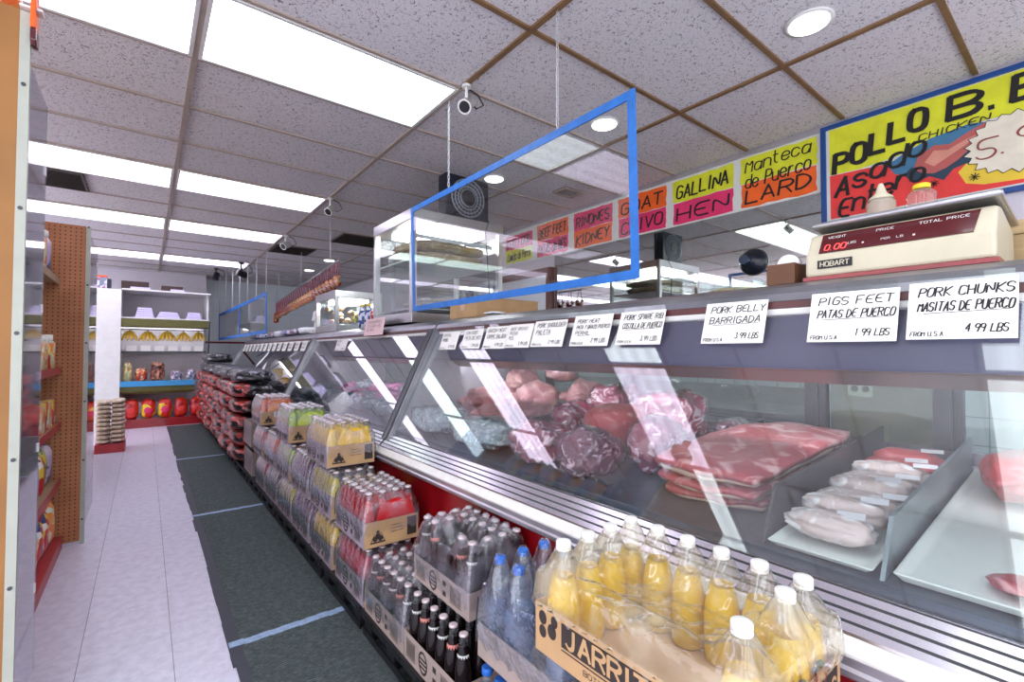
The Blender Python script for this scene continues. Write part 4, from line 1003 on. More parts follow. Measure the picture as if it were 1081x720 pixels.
# ------------------------------------------------------------------ hanging acrylic guards with blue tape
def guard(c, label, th=.005, w=.030, mid=False):
    """c: near-bottom, far-bottom, far-top, near-top corners"""
    c = [Vector(p) for p in c]
    t = thing('acrylic_guard', tuple((c[0]+c[1])/2), label, 'sneeze guard', 'hanging acrylic guards')
    d = (c[1]-c[0]).normalized(); n = d.cross(Vector((0,0,1))).normalized()*th*.5
    vs = [p-n for p in c]+[p+n for p in c]
    obj('sheet', MB().add(vs, [(0,1,2,3),(7,6,5,4),(0,4,5,1),(1,5,6,2),(2,6,7,3),(3,7,4,0)]), M['plexi'], t)
    nn = n.normalized()
    edges = [(0,1),(1,2),(2,3),(3,0)] + ([('m','m')] if mid else [])
    for a, b in edges:
        if a == 'm': A, B = (c[0]+c[1])/2, (c[2]+c[3])/2
        else: A, B = c[a], c[b]
        e = (B-A).normalized(); s = e.cross(nn).normalized()
        k = w*.5 if abs(e.z) < .5 else (-w*.5-.0005)
        obj('tape_edge', MB().obox((A+B)/2, (B-A)/2 + e*k, s*w*.5, nn*(th*.5+.0012)), M['blue_tape'], t)
    return t
GN = guard([(1.40,1.06,1.545),(1.40,2.84,1.545),(1.40,2.88,2.215),(1.40,1.075,2.215)], 'large clear acrylic sheet edged in bright blue tape hanging over the near case', w=.034)
GF = guard([(1.40,7.72,1.56),(1.13,10.75,1.50),(1.13,10.75,1.97),(1.40,7.72,2.12)], 'far acrylic sheet edged in blue tape hanging by many white cords', w=.05, mid=True)
def chain(x, y, z0, z1, label, par):
    mb = MB(); z = z0; k = 0; L = .026
    while z > z1:
        a = (.006,0) if k % 2 else (0,.006)
        ring = [(x+a[0]*math.cos(q), y+a[1]*math.cos(q), z-L*.5+L*.6*math.sin(q)) for q in [2*math.pi*i/8 for i in range(9)]]
        mb.tube(ring, .0018, 5, caps=False); z -= L*.82; k += 1
    return obj('chain', mb, M['chain'], par, label=label)
chain(1.40,1.47,CEIL-.012,2.235,'white link chain from the ceiling to the near end of the acrylic sheet', GN)
chain(1.40,2.40,CEIL-.012,2.235,'white link chain from the ceiling to the far end of the acrylic sheet', GN)
def cord(p0, p1, par, r=.007):
    return obj('cord', MB().cyl(p0, p1, r, n=6), M['rope'], par)
ORD = ['first','second','third','fourth','fifth','sixth','seventh']
for k in range(7):
    f = k/6; x = 1.40-.27*f; y = 7.72+3.03*f; zt = 2.12-.15*f
    cord((x,y,CEIL-.002), (x,y,zt+.02), GF)

# ------------------------------------------------------------------ sausage rack
NS = 26
P0 = Vector((1.64,5.15,2.25)); P1 = Vector((2.05,10.3,2.24))
rk = thing('hanging_rail', tuple((P0+P1)/2), 'thin steel rail hung on cords with rows of sausages below', 'rail')
obj('bar', MB().cyl(P0, P1, .010, n=8), M['steel_dull'], rk)
for k, f in enumerate((0.08,.45,.92)):
    p = P0.lerp(P1, f); cord((p.x,p.y,CEIL-.002), (p.x,p.y,p.z+.0105), rk, .005)
rr = random.Random(8)
for k in range(NS):
    f = .01+.98*k/(NS-1); p = P0.lerp(P1, f); L = .135+.05*f + rr.uniform(-.012,.012)
    t = thing('sausage', (p.x,p.y,p.z-.011), 'short sausage link hanging from the rail on a reddish string', 'sausage', 'sausages on the hanging rail')
    z = p.z-.0175
    w = .07
    sg = MB().tube([(p.x,p.y-.03,z),(p.x,p.y-w*.8,z-L)], .006, 5).tube([(p.x,p.y+.01,z),(p.x,p.y+w*.6,z-L)], .006, 5)
    obj('hanger_string', sg, M['string_red'], t)
    mk = 'sausage_b' if 7 <= k <= 15 else 'sausage'
    zz = z-L-.04
    obj('link', MB().tube([(p.x,p.y-w*.8,zz+.04),(p.x-.01,p.y-w*.9,zz+.02),(p.x-.014,p.y-.03,zz-.055),(p.x,p.y+.03,zz-.065),(p.x,p.y+w*.6,zz+.02),(p.x,p.y+w*.6,zz+.04)], [.01,.036,.045,.045,.036,.01], 10), M[mk], t)
    if k == NS-1:
        obj('link', MB().tube([(p.x,p.y,zz-.06),(p.x,p.y,zz-.075),(p.x,p.y,zz-.15),(p.x,p.y,zz-.165)], [.01,.05,.05,.01], 10), M['sausage'], t)
# ------------------------------------------------------------------ painted signs on the wall behind the counter
WX = 3.549
def wpt(y, z, d=0): return Vector((WX-d, y, z))
UW = Vector((0,-1,0)); VW = Vector((0,0,1))
def wavy(u0, v0, u1, v1, seed, a=.006, n=9):
    rr = random.Random(seed); p = []
    for i in range(n): p.append((u0+(u1-u0)*i/(n-1), v0+rr.uniform(-a,a)))
    for i in range(5): p.append((u1+rr.uniform(-a,a), v0+(v1-v0)*(i+.5)/5))
    for i in range(n): p.append((u1+(u0-u1)*i/(n-1), v1+rr.uniform(-a,a)))
    for i in range(5): p.append((u0+rr.uniform(-a,a), v1+(v0-v1)*(i+.5)/5))
    return p
sb = thing('sign_backing', (3.549,2.9,2.33), 'long white board strip that carries the small painted food signs', 'sign board')
obj('board', MB().box(3.541,1.17,2.332,3.5495,4.86,2.735), M['poster'], sb)
def small_sign(y1, y0, z0, z1, top, bot, ct, cb, label):
    w, h = y1-y0, z1-z0
    t = thing('food_sign', (3.54,(y0+y1)/2,z0), label, 'sign', 'painted food signs on the wall')
    O = Vector((3.5396,y1,z0))
    obj('sheet', MB().plate([(0,0),(w,0),(w,h),(0,h)], O, UW, VW, .001), M['poster'], t)
    s = int(y0*100)
    obj('painted_band', MB().plate(wavy(.015,h*.50,w-.015,h-.012,s), O+Vector((-.0012,0,0)), UW, VW, .0008), M['p_'+ct], t, label=f'{ct} painted upper band')
    obj('painted_band', MB().plate(wavy(.02,.012,w-.02,h*.49,s+7), O+Vector((-.0012,0,0)), UW, VW, .0008), M['p_'+cb], t, label=f'{cb} painted lower band')
    mb = MB(); O2 = O+Vector((-.0026,0,0))
    if isinstance(top, str): top = [(top, .57, .26)]
    if isinstance(bot, str): bot = [(bot, .10, .26)]
    for i, (s_, v, lh) in enumerate(top+bot):
        lettering(mb, s_, O2+UW*(w*.09)+VW*(h*v), UW, VW, h*lh, w*.80, .18 if s_[1].isupper() else .13, .12, .05, rise=.04, seed=i+s)
    obj('lettering', mb, M['ink'], t)
small_sign(4.66,4.12,2.345,2.70,'DOG FOOD','Comida de Perro','pink','yellow','pink and yellow painted sign reading DOG FOOD')
small_sign(4.07,3.53,2.335,2.725,'BEEF FEET','PATAS de RES','orange','pink','orange and pink painted sign reading BEEF FEET')
small_sign(3.48,2.93,2.335,2.725,'RINONES','KIDNEY','pink','orange','pink and orange painted sign reading KIDNEY')
small_sign(2.89,2.335,2.335,2.728,'GOAT','CHIVO','orange','pink','orange and pink painted sign reading GOAT')
small_sign(2.30,1.745,2.335,2.73,'GALLINA','HEN','yellow','pink','yellow and pink painted sign reading HEN')
small_sign(1.72,1.175,2.335,2.732,[('Manteca',.70,.22)],[('de Puerco',.40,.24),('LARD',.10,.24)],'yellow','orange','yellow and orange painted sign reading LARD')
# the big chicken sign, leaning a little off the wall
t = thing('chicken_sign', (3.53,.62,2.10), 'large blue framed painted sign reading POLLO B.B.Q CHICKEN', 'sign')
y1, y0, z0, z1 = 1.165, -.10, 2.095, 2.755
fr = MB().box(3.515,y0,z0,3.546,y1,z0+.028).box(3.515,y0,z1-.028,3.546,y1,z1).box(3.515,y1-.03,z0+.028,3.546,y1,z1-.028).box(3.515,y0,z0+.028,3.546,y0+.03,z1-.028)
obj('frame', fr, M['sign_blue'], t, bev=.003)
obj('board', MB().box(3.530,y0+.03,z0+.028,3.5455,y1-.03,z1-.028), M['poster'], t)
X = 3.5295
def layer(poly, mk, nm, d, lab=None): obj(nm, MB().plate([(y1-y, z) for y, z in poly], (X-d, y1, 0), UW, VW, .0008), M[mk], t, label=lab)
layer([(1.115,2.425),(1.117,2.722),(.0,2.722),(-.06,2.722),(-.06,2.50),(.40,2.51),(.62,2.49),(.76,2.44),(.95,2.42)], 'p_yellow', 'painted_panel', .001, 'yellow painted ground')
layer([(1.113,2.135),(1.115,2.42),(.95,2.415),(.80,2.405),(.78,2.34),(.70,2.30),(.45,2.30),(.25,2.24),(-.06,2.2),(-.06,2.135)], 'p_red', 'painted_panel', .001, 'red painted ground')
layer([(.81,2.40),(.74,2.44),(.62,2.49),(.45,2.515),(.35,2.49),(.36,2.38),(.44,2.30),(.66,2.29),(.78,2.335)], 'p_teal', 'painted_panel', .0018, 'blue painted splash')
layer([(.50,2.26),(.44,2.33),(.30,2.27),(.10,2.24),(-.06,2.25),(-.06,2.15),(.20,2.15),(.40,2.165),(.47,2.19)], 'p_gold', 'painted_panel', .0018, 'golden painted patch')
# roast bird: body, legs and dark platter, in brush shapes
layer([(.735,2.315),(.69,2.255),(.62,2.275),(.56,2.235),(.52,2.285),(.45,2.305),(.385,2.375),(.42,2.385),(.52,2.33),(.66,2.335),(.70,2.35)], 'p_navy', 'platter_shape', .0026)
layer([(.69,2.335),(.67,2.40),(.60,2.445),(.53,2.43),(.47,2.465),(.375,2.505),(.41,2.44),(.36,2.42),(.38,2.39),(.45,2.375),(.50,2.33),(.55,2.30),(.60,2.285),(.65,2.30)], 'p_roast', 'roast_bird', .0034)
layer([(.64,2.36),(.60,2.415),(.54,2.40),(.46,2.435),(.42,2.445),(.47,2.40),(.54,2.36),(.60,2.325)], 'p_roast2', 'highlight_shape', .0042)
import math as _m
bs = []
rr = random.Random(4)
for k in range(44):
    a = 2*_m.pi*k/44; r = 1.0 if k % 2 else .86
    r *= rr.uniform(.97,1.03); bs.append((.27+.21*r*_m.cos(a), 2.36+.165*r*_m.sin(a)))
layer(bs[::-1], 'p_cream', 'price_burst', .0050, 'cream starburst')
ol = MB()
for a, b in zip(bs, bs[1:]+bs[:1]):
    ol.tube([(X-.0052,a[0],a[1]),(X-.0052,b[0],b[1])], .0016, 4)
obj('burst_outline', ol, M['ink'], t)
mb = MB(); D = .0062
def big(s, y, z, h, w, rise, pen=.2, slant=.08, arch=0): lettering(mb, s, (X-D, y, z), UW, VW, h, w, pen, slant, .02, rise=rise, arch=arch)
big('POLLO', 1.090, 2.432, .118, .455, .33, .28)
big('B.B.Q', .535, 2.568, .122, .62, .01, .26)
big('CHICKEN', .665, 2.492, .036, .29, .04, .20, .2)
big('Asado', 1.085, 2.275, .118, .44, .36, .18, .2)
big('Entero', 1.070, 2.140, .108, .42, .34, .18, .2)
for (y, z) in ((.60,2.225),(.435,2.215),(.83,2.19)):
    for k in range(4):
        a = _m.pi*k/4+.2; mb.obox((X-D,y,z), (0,_m.cos(a)*.022,_m.sin(a)*.022), (0,-_m.sin(a)*.002,_m.cos(a)*.002), (.0004,0,0))
obj('lettering', mb, M['ink'], t)
mb = MB(); lettering(mb, '5.99', (X-.0064,.43,2.30), UW, VW, .105, .32, .10, .12, .02, rise=.12)
obj('price_lettering', mb, M['p_maroon'], t)
# ------------------------------------------------------------------ bottles (shared meshes)
def bottle_mesh(name, liq, n, prof, fill, neckmat='neck'):
    """prof: (r, z) list; faces below 'fill' carry the drink, above it clear glass"""
    mb = MB(); mis = [0 if (a[1]+b[1])*.5 < fill else 1 for a, b in zip(prof[:-1], prof[1:])] + [1]
    mb.lathe(prof, (0,0,0), n, mis)
    return mesh_of(name, mb, [M[liq], M[neckmat]])
P_GLASS = [(.024,0),(.0295,.004),(.0302,.02),(.0302,.10),(.0295,.118),(.026,.145),(.0195,.175),(.0155,.200),(.0138,.225),(.0135,.2295)]
P_PET = [(.030,0),(.0355,.005),(.0365,.02),(.0365,.092),(.0355,.105),(.031,.130),(.0235,.160),(.0175,.185),(.0145,.205),(.0140,.2155)]
P_SMALL = [(.026,0),(.031,.005),(.0315,.02),(.0315,.09),(.029,.112),(.021,.145),(.0155,.168),(.0145,.180)]
P_WATER = [(.034,0),(.042,.006),(.0425,.03),(.040,.06),(.0425,.09),(.0425,.155),(.040,.185),(.030,.228),(.017,.262),(.0145,.274)]
CAPS = {}
def cap_mesh(kind, n):
    if (kind, n) not in CAPS:
        if kind == 'crown': pr = [(.0142,0),(.0150,.002),(.0142,.007),(.011,.0085)]; mk = 'cap_pink'
        elif kind == 'white': pr = [(.0162,0),(.0165,.001),(.0165,.004),(.0158,.0045),(.0165,.005),(.0165,.0165),(.0150,.019),(.007,.0193)]; mk = 'cap_white'
        else: pr = [(.0162,0),(.0166,.001),(.0166,.017),(.0145,.020)]; mk = 'cap_blue'
        CAPS[(kind, n)] = mesh_of('cap', MB().lathe(pr, (0,0,0), n), M[mk])
    return CAPS[(kind, n)]
BOT = {}
def bot(kind, liq, n):
    k = (kind, liq, n)
    if k not in BOT:
        pr, fill = dict(glass=(P_GLASS,.19), pet=(P_PET,.168), water=(P_WATER,.2), small=(P_SMALL,.13))[kind]
        BOT[k] = bottle_mesh('bottle', liq, n, pr, fill)
    return BOT[k]
HT = dict(glass=.2297, pet=.2157, water=.2742, small=.1802)

def curved_patch(r0, z0, z1, a0, a1, n=6, r1=None):
    mb = MB(); r1 = r1 or r0; vs = []
    for i in range(n+1):
        a = a0+(a1-a0)*i/n
        vs += [(r0*math.cos(a), r0*math.sin(a), z0), (r1*math.cos(a), r1*math.sin(a), z1)]
    return mb.add(vs, [(2*i, 2*i+2, 2*i+3, 2*i+1) for i in range(n)], 0, True)
LAB_W = mesh_of('neck_label', curved_patch(.0222,.155,.176, math.pi*.85, math.pi*1.62, 6, .0201), M['label_white'])
LAB_P = mesh_of('neck_label', curved_patch(.0232,.150,.178, math.pi*.80, math.pi*1.66, 6, .0199), M['label_pink'])

def carton(parent, x0, y0, x1, y1, z0, h, mk, t=.003, prints=None, near=False):
    mb = MB().box(x0,y0,z0,x1,y1,z0+.003).box(x0,y0,z0+.003,x0+t,y1,z0+h).box(x1-t,y0,z0+.003,x1,y1,z0+h).box(x0+t,y0,z0+.003,x1-t,y0+t,z0+h).box(x0+t,y1-t,z0+.003,x1-t,y1,z0+h)
    return obj('carton', mb, M[mk], parent)

UX, UZ = Vector((1,0,0)), Vector((0,0,1))
def blob_logo(mb, O, U, V, s, mi=0):
    """small mark: a cluster of three round fruits above a word band"""
    for (u, v, r) in ((-.20,.30,.20),(.20,.30,.20),(0,.52,.20),(0,.78,.13)):
        mb.plate([(s*(u+r*math.cos(q)), s*(v+r*math.sin(q))) for q in [2*math.pi*k/12 for k in range(12)]], O, U, V, 0, mi)
    mb.plate([(-.62*s,-.02*s),(.62*s,-.02*s),(.50*s,.10*s),(-.50*s,.10*s)], O, U, V, 0, mi)
    for sg in (-1,1): mb.plate([(sg*.55*s,.08*s),(sg*.49*s,.08*s),(sg*.22*s,.66*s),(sg*.27*s,.66*s)] if sg > 0 else [(-.49*s,.08*s),(-.55*s,.08*s),(-.27*s,.66*s),(-.22*s,.66*s)], O, U, V, 0, mi)
def aisle_print(mb, x, ya, yb, z0, h):
    """barcode squares, round mark and small squares printed on the side that faces the aisle"""
    O = Vector((x-.0006, yb, z0)); w = yb-ya
    for u in (.05, .70):
        for q in range(9): mb.plate([(w*(u+.020*q), h*.24),(w*(u+.020*q+.011), h*.24),(w*(u+.020*q+.011), h*.76),(w*(u+.020*q), h*.76)], O, UY, UZ)
        for v in (.18,.79): mb.plate([(w*(u-.015),h*v),(w*(u+.185),h*v),(w*(u+.185),h*(v+.03)),(w*(u-.015),h*(v+.03))], O, UY, UZ)
    c = [(w*.38+h*.33*math.cos(q), h*.5+h*.40*math.sin(q)) for q in [2*math.pi*k/24 for k in range(24)]]
    ci = [(w*.38+h*.25*math.cos(q), h*.5+h*.31*math.sin(q)) for q in [2*math.pi*k/24 for k in range(24)]]
    for k in range(24): mb.plate([c[k], c[(k+1) % 24], ci[(k+1) % 24], ci[k]][::1], O, UY, UZ)
    for v in (.30,.44,.58): mb.plate([(w*.31,h*v),(w*.45,h*v),(w*.45,h*(v+.07)),(w*.31,h*(v+.07))], O, UY, UZ)
    for v in (.22,.60): mb.plate([(w*.56,h*v),(w*.62,h*v),(w*.62,h*(v+.2)),(w*.56,h*(v+.2))], O, UY, UZ)

def wrap_mesh(x0, y0, x1, y1, zc, zt, bots, seed=1, shoulder=.62, hole=None, amp=.005, ins=.030, dip=.03, step=.011, capdrop=0, skirt=.055):
    """film drawn over the bottle tops and down past the carton rim. zc carton rim, zt cap tops"""
    xs = [x0+(x1-x0)*i/max(8, int((x1-x0)/step)) for i in range(max(8, int((x1-x0)/step))+1)]
    ys = [y0+(y1-y0)*i/max(8, int((y1-y0)/step)) for i in range(max(8, int((y1-y0)/step))+1)]
    zs = zc+(zt-zc)*shoulder*.55
    nx, ny = len(xs), len(ys); vs = []
    for y in ys:
        for x in xs:
            d = min(x-x0, x1-x, y-y0, y1-y)
            r = min((math.hypot(x-bx, y-by) for bx, by in bots), default=.2)
            z = zt + .002 - capdrop - dip*min(1, max(0, r-.014)/.028)**1.3
            if hole:
                hx0, hy0, hx1, hy1, hz = hole
                k = min((x-hx0)/.05, (hx1-x)/.05, (y-hy0)/.07, (hy1-y)/.07, 1)
                rb = max(0, min(1, (r-.016)/.06))
                if k > 0: z += (hz-z)*(k*k*(3-2*k))*rb
            e = min(1, d/ins)
            z = min(z, zs+(zt-zs)*e + .004)
            q = noise.noise(Vector((x*34+seed, y*34, seed*2.0)))+.6*abs(noise.noise(Vector((x*70, y*62+seed, 3.0))))
            z += amp*q*(1 if d > .002 else 0) + .0015
            ox = .004*noise.noise(Vector((x*40, y*40, seed+9)))
            vs.append((x+ox*(1 if d > .002 else .2), y+ox, z))
    fs = [(j*nx+i, j*nx+i+1, (j+1)*nx+i+1, (j+1)*nx+i) for j in range(ny-1) for i in range(nx-1)]
    rim = [i for i in range(nx)] + [(j+1)*nx-1 for j in range(1,ny)] + [(ny-1)*nx+i for i in range(nx-2,-1,-1)] + [j*nx for j in range(ny-2,0,-1)]
    cx, cy = (x0+x1)/2, (y0+y1)/2
    prev = rim
    for lv, (zz, o) in enumerate(((zc+.012,.0035),(zc-skirt*.35,.0045),(zc-skirt,.0045))):
        b = len(vs); cur = []
        for k, ri in enumerate(rim):
            x, y, _ = vs[ri]
            wv = .004*noise.noise(Vector((x*60+seed, y*60, lv*3.0)))+.003*math.sin(k*1.3+lv)
            sx = o if x > cx else -o; sy = o if y > cy else -o
            X = x + (sx if (x-x0 < .012 or x1-x < .012) else 0); Y = y + (sy if (y-y0 < .012 or y1-y < .012) else 0)
            vs.append((X, Y, zz + (wv*2.5 if lv == 2 else wv*.5))); cur.append(b+k)
        n = len(rim)
        for k in range(n): fs.append((prev[(k+1)%n], prev[k], cur[k], cur[(k+1)%n]))
        prev = cur
    return MB().add(vs, fs, 0, True)

NB = 0
def soda_pack(y0, z0, liq, label, x0=.785, nx=4, ny=6, pitch=.0645, kind='glass', capk='crown', ch=.115, mk='carton_mauve', face='carton',
              only=None, film='film', wrap=True, fruit=None, seg=12, name='soda_pack', group='shrink wrapped soda packs', print_front=True, labels=False, skip=(), hole=None, seed=1, aprint=True, dip=.03, amp=.005):
    """nx bottles across, ny along the aisle; only: 'rim' keeps the ones that can be seen"""
    w, l = nx*pitch+.008, ny*pitch+.008
    x1, y1 = x0+w, y0+l
    t = thing(name, ((x0+x1)/2,(y0+y1)/2,z0), label, 'soda pack', group)
    base = wloc(t)
    carton(t, x0, y0, x1, y1, z0, ch, mk)
    bots = []
    bm, cm = bot(kind, liq, seg), cap_mesh(capk, seg)
    for i in range(nx):
        for j in range(ny):
            if (i, j) in skip: continue
            bx, by = x0+.004+pitch*(i+.5), y0+.004+pitch*(j+.5)
            bots.append((bx, by))
            if only == 'rim' and i > 0 and j > 0: continue
            if only == 'top' and 0 < j < ny-1 and 0 < i < nx-1 and (i+j) % 2: continue
            b = put('bottle', bm, Vector((bx,by,z0+.0035))-base, t)
            put('cap', cm, (0,0,HT[kind]), b)
            if labels and i == 0:
                put('neck_label', LAB_P if j % 3 == 1 else LAB_W, (0,0,0), b)
    pr = MB()
    if aprint: aisle_print(pr, x0, y0, y1, z0, ch)
    if face == 'carton':      # plain kraft end panel that faces the viewer down the aisle
        obj('end_panel', MB().box(x0+.002, y0-.0016, z0+.002, x1-.002, y0-.0002, z0+ch), M['carton'], t, label='plain brown end panel')
        O = Vector((x0, y0-.0022, z0))
        if print_front:
            blob_logo(pr, O+UX*(w*.24)+UZ*(ch*.16), UX, UZ, ch*.55)
            pr.plate([(w*.78,ch*.18),(w*.96,ch*.18),(w*.96,ch*.92),(w*.78,ch*.92)], O, UX, UZ)
            for v in (.72,.60,.46): pr.plate([(w*.48,ch*v),(w*.70,ch*v),(w*.70,ch*(v+.02)),(w*.48,ch*(v+.02))], O, UX, UZ)
    if pr.v: obj('carton_print', pr, M['carton_print'], t)
    zt = z0+.0035+HT[kind]+(.0085 if capk == 'crown' else .0195)
    if fruit:   # half-round fruit slice printed on the end of the wrap
        O = Vector(((x0+x1)/2+.02, y0+.0015, z0+ch+.002)); R = w*.36
        seg_ = [(R*math.cos(q), R*math.sin(q)*.9) for q in [math.pi*k/24 for k in range(25)]]
        obj('fruit_print', MB().plate(seg_, O, UX, UZ+Vector((0,.09,0)), .0006), fruit, t)
    if wrap:
        obj('wrap', wrap_mesh(x0-.001,y0-.001,x1+.001,y1+.001, z0+ch, zt, bots, seed, hole=hole, dip=dip, amp=amp), M[film], t)
    return t, (x0, y0, x1, y1, z0, zt)

M['fruit_yellow'] = plain('yellow_fruit_print', srgb(240,190,10), .4, 0, .08, 40)
M['fruit_red'] = plain('red_fruit_print', srgb(214,20,28), .4, 0, .08, 40)
M['fruit_orange'] = plain('orange_fruit_print', srgb(246,130,30), .4, 0, .08, 40)
M['fruit_lime'] = plain('lime_fruit_print', srgb(196,216,40), .4, 0, .08, 40)
L1, L2, L3 = .115, .371, .627
G1 = 'shrink wrapped soda packs along the aisle'
kw = dict(group=G1)
# columns from near to far, bottom layer, middle layer, top layer
soda_pack(2.075, L1, 'liq_pink', 'bottom pack of red soda under the big red topped pack', only='rim', dip=.02, wrap=True, seed=2, film='film', **kw)
soda_pack(2.075, L2, 'liq_red', 'red soda pack with a red half round fruit print on its brown end', fruit=M['fruit_red'], seed=3, seg=14, **kw)
soda_pack(2.53, L1, 'liq_yellow', 'bottom pack of yellow soda, lowest of the yellow column', only='rim', seed=4, **kw)
soda_pack(2.55, L2, 'liq_lemon', 'yellow soda pack squeezed under the big yellow topped pack', only='rim', seed=5, **kw)
soda_pack(2.63, L3, 'liq_yellow', 'yellow soda pack with a yellow half round fruit print, top of its column', fruit=M['fruit_yellow'], seed=6, seg=14, **kw)
soda_pack(2.97, L1, 'liq_purple', 'bottom pack of purple soda behind the yellow column', only='rim', seed=7, face=None, **kw)
soda_pack(3.00, L2, 'liq_purple', 'purple soda pack in the middle layer', only='rim', seed=8, face=None, **kw)
soda_pack(3.40, L1, 'liq_lemon', 'bottom pack of pale lemon soda under the lime column', only='rim', seed=9, face=None, **kw)
soda_pack(3.46, L2, 'liq_lime', 'lime soda pack under the top lime pack', only='rim', seed=10, **kw)
soda_pack(3.50, L3, 'liq_lime', 'pale lime soda pack with brown printed end, top of its column', fruit=M['fruit_lime'], seed=11, **kw)
soda_pack(3.84, L1, 'liq_cola', 'bottom pack of dark soda before the pink one', only='rim', seed=12, face=None, **kw)
soda_pack(3.92, L2, 'liq_orange', 'orange soda pack in the middle layer, left uncovered above', only='top', seed=13, face=None, **kw)
soda_pack(4.28, L1, 'liq_pink', 'bottom pack of pinkish soda far along the row', only='rim', seed=14, face=None, **kw)
soda_pack(4.40, L2, 'liq_red', 'brownish red soda pack under the far orange pack', only='rim', seed=15, **kw)
far_orange, _ = soda_pack(4.50, L3, 'liq_orange', 'orange soda pack with a white sticker on its end, farthest of the top packs', fruit=M['fruit_orange'], seed=16, **kw)
obj('price_sticker', MB().plate([(0,0),(.13,0),(.13,.05),(0,.05)], (.89,4.4965,L3+.062), UX, UZ, .001), M['paper'], far_orange, label='white barcode sticker')
for k, (y, z, lab) in enumerate(((4.86,L1,'lowest empty grey carton tray next to the charcoal sacks'),(4.92,L2,'upper empty grey carton tray next to the charcoal sacks'))):
    t = thing('carton_tray', (.93,y+.2,z), lab, 'carton', 'empty cartons by the charcoal')
    carton(t, .785, y, 1.06, y+.42, z, .22, 'carton_grey')
    pr = MB(); aisle_print(pr, .785, y, y+.42, z, .22); obj('carton_print', pr, M['carton_mauve'], t)
# dark glass-bottle soda: two trays on the floor trays and one wrapped pack on top, set back
ck = dict(mk='carton_grey', labels=True, seg=14, kind='glass', face=None)
soda_pack(1.665, L1, 'liq_cola', 'lower tray of dark soda bottles beside the red pack, loosely wrapped', only=None, wrap=True, seed=21, dip=.05, amp=.008, ch=.10, **ck, **kw)
soda_pack(1.262, L1, 'liq_cola', 'lower open tray of dark soda bottles with pink and white neck labels', wrap=False, ch=.10, **ck, **kw)
soda_pack(1.315, L2, 'liq_cola', 'upper wrapped pack of dark soda bottles with a torn end, set back against the case', x0=.852, seed=22, dip=.05, amp=.011, ch=.09, skip={(1,1),(1,2),(0,2),(0,3),(1,3)}, hole=(.86,1.36,1.0,1.66,.50), **ck, **kw)
# blue capped water
wk = dict(kind='water', capk='blue', mk='carton_grey', seg=16, face=None, nx=3, pitch=.088, film='film_blue', name='water_pack', group='packs of blue capped bottles')
soda_pack(.80, L1, 'liq_water', 'lower tray of blue capped clear bottles, half hidden under the upper one', x0=.785, ny=6, wrap=False, only='rim', ch=.07, aprint=False, **dict(wk, kind='small', nx=4, pitch=.066))
soda_pack(.825, .352, 'liq_water', 'upper pack of blue capped clear bottles under crinkled film beside the yellow pineapple pack', x0=.80, ny=4, seed=31, dip=.09, amp=.014, ch=.10, aprint=False, skip={(1,2),(0,1)}, hole=(.82,.86,1.0,1.06,.50), **wk)
# packs that carry the big yellow pack
soda_pack(.345, L1, 'liq_yellow', 'bottom pack of yellow soda under the nearest stack', x0=.785, only='rim', seed=40, wrap=False, **kw)
soda_pack(.365, .361, 'liq_cola', 'dark soda pack right under the nearest big yellow pack', x0=.785, only='rim', seed=41, face=None, wrap=False, **kw)
# --- the nearest pack: big yellow bottles with white caps, half empty, loose film
px0, py0, pit = .690, .315, .0785
sk = {(0,1),(0,2),(0,3),(0,4),(1,1),(1,2),(1,3),(1,4),(2,1),(2,2),(2,3),(2,4),(1,0)}
t, ext = soda_pack(py0, .607, 'liq_yellow', 'nearest half empty pack of yellow pineapple soda bottles with white caps', x0=px0, nx=4, ny=6, pitch=pit, kind='pet', capk='white', ch=.104, mk='carton',
          skip=sk, film='film_warm', seg=28, face=None, name='soda_pack', group=G1, wrap=False, aprint=False)
x0, y0, x1, y1, z0, zt = ext
bots = [(x0+.004+pit*(i+.5), y0+.004+pit*(j+.5)) for i in range(4) for j in range(6) if (i,j) not in sk]
obj('wrap', wrap_mesh(x0-.002,y0-.002,x1+.002,y1+.002, z0+.104, zt, bots, 51, shoulder=.75, hole=(x0+.045,y0+.07,x1-.085,y1-.075,z0+.150), amp=.006, ins=.045, dip=.05, capdrop=.016, skirt=.004, step=.0065), M['film_warm'], t)
pr = MB(); O = Vector((x0-.0006, y1, z0)); w = y1-y0; h = .104
pr.plate([(w*.17,h*.40),(w*.80,h*.40),(w*.80,h*.88),(w*.17,h*.88)], O, UY, UZ)
pr.plate([(w*.17,h*.33),(w*.80,h*.33),(w*.80,h*.36),(w*.17,h*.36)], O, UY, UZ)
lettering(pr, 'BOTTLED IN MEXICO', O+UY*(w*.30)+UZ*(h*.16), UY, UZ, h*.10, w*.40, .18, 0, 0)
pr.plate([(w*.50,h*.04),(w*.56,h*.04),(w*.56,h*.12),(w*.50,h*.12)], O, UY, UZ)
for u, v, r in ((.05,.74,.12),(.11,.56,.13),(.05,.46,.11),(.125,.78,.10)):
    pr.plate([(w*u+h*r*math.cos(q), h*v+h*r*1.2*math.sin(q)) for q in [2*math.pi*k/14 for k in range(14)]], O, UY, UZ)
O3 = Vector((x0, y0-.0008, z0))
pr.plate([((x1-x0)*.30,h*.20),((x1-x0)*.95,h*.20),((x1-x0)*.95,h*.85),((x1-x0)*.30,h*.85)], O3, UX, UZ)
obj('carton_print', pr, M['carton_print'], t)
lt = lettering(MB(), 'JARRITOS', O+Vector((-.0006,0,0))+UY*(w*.20)+UZ*(h*.47), UY, UZ, h*.35, w*.57, .24, 0, 0)
lettering(lt, 'JARRITOS', O3+Vector((0,-.0006,0))+UX*((x1-x0)*.34)+UZ*(h*.36), UX, UZ, h*.34, (x1-x0)*.58, .22, 0, 0)
obj('brand_lettering', lt, M['carton'], t)
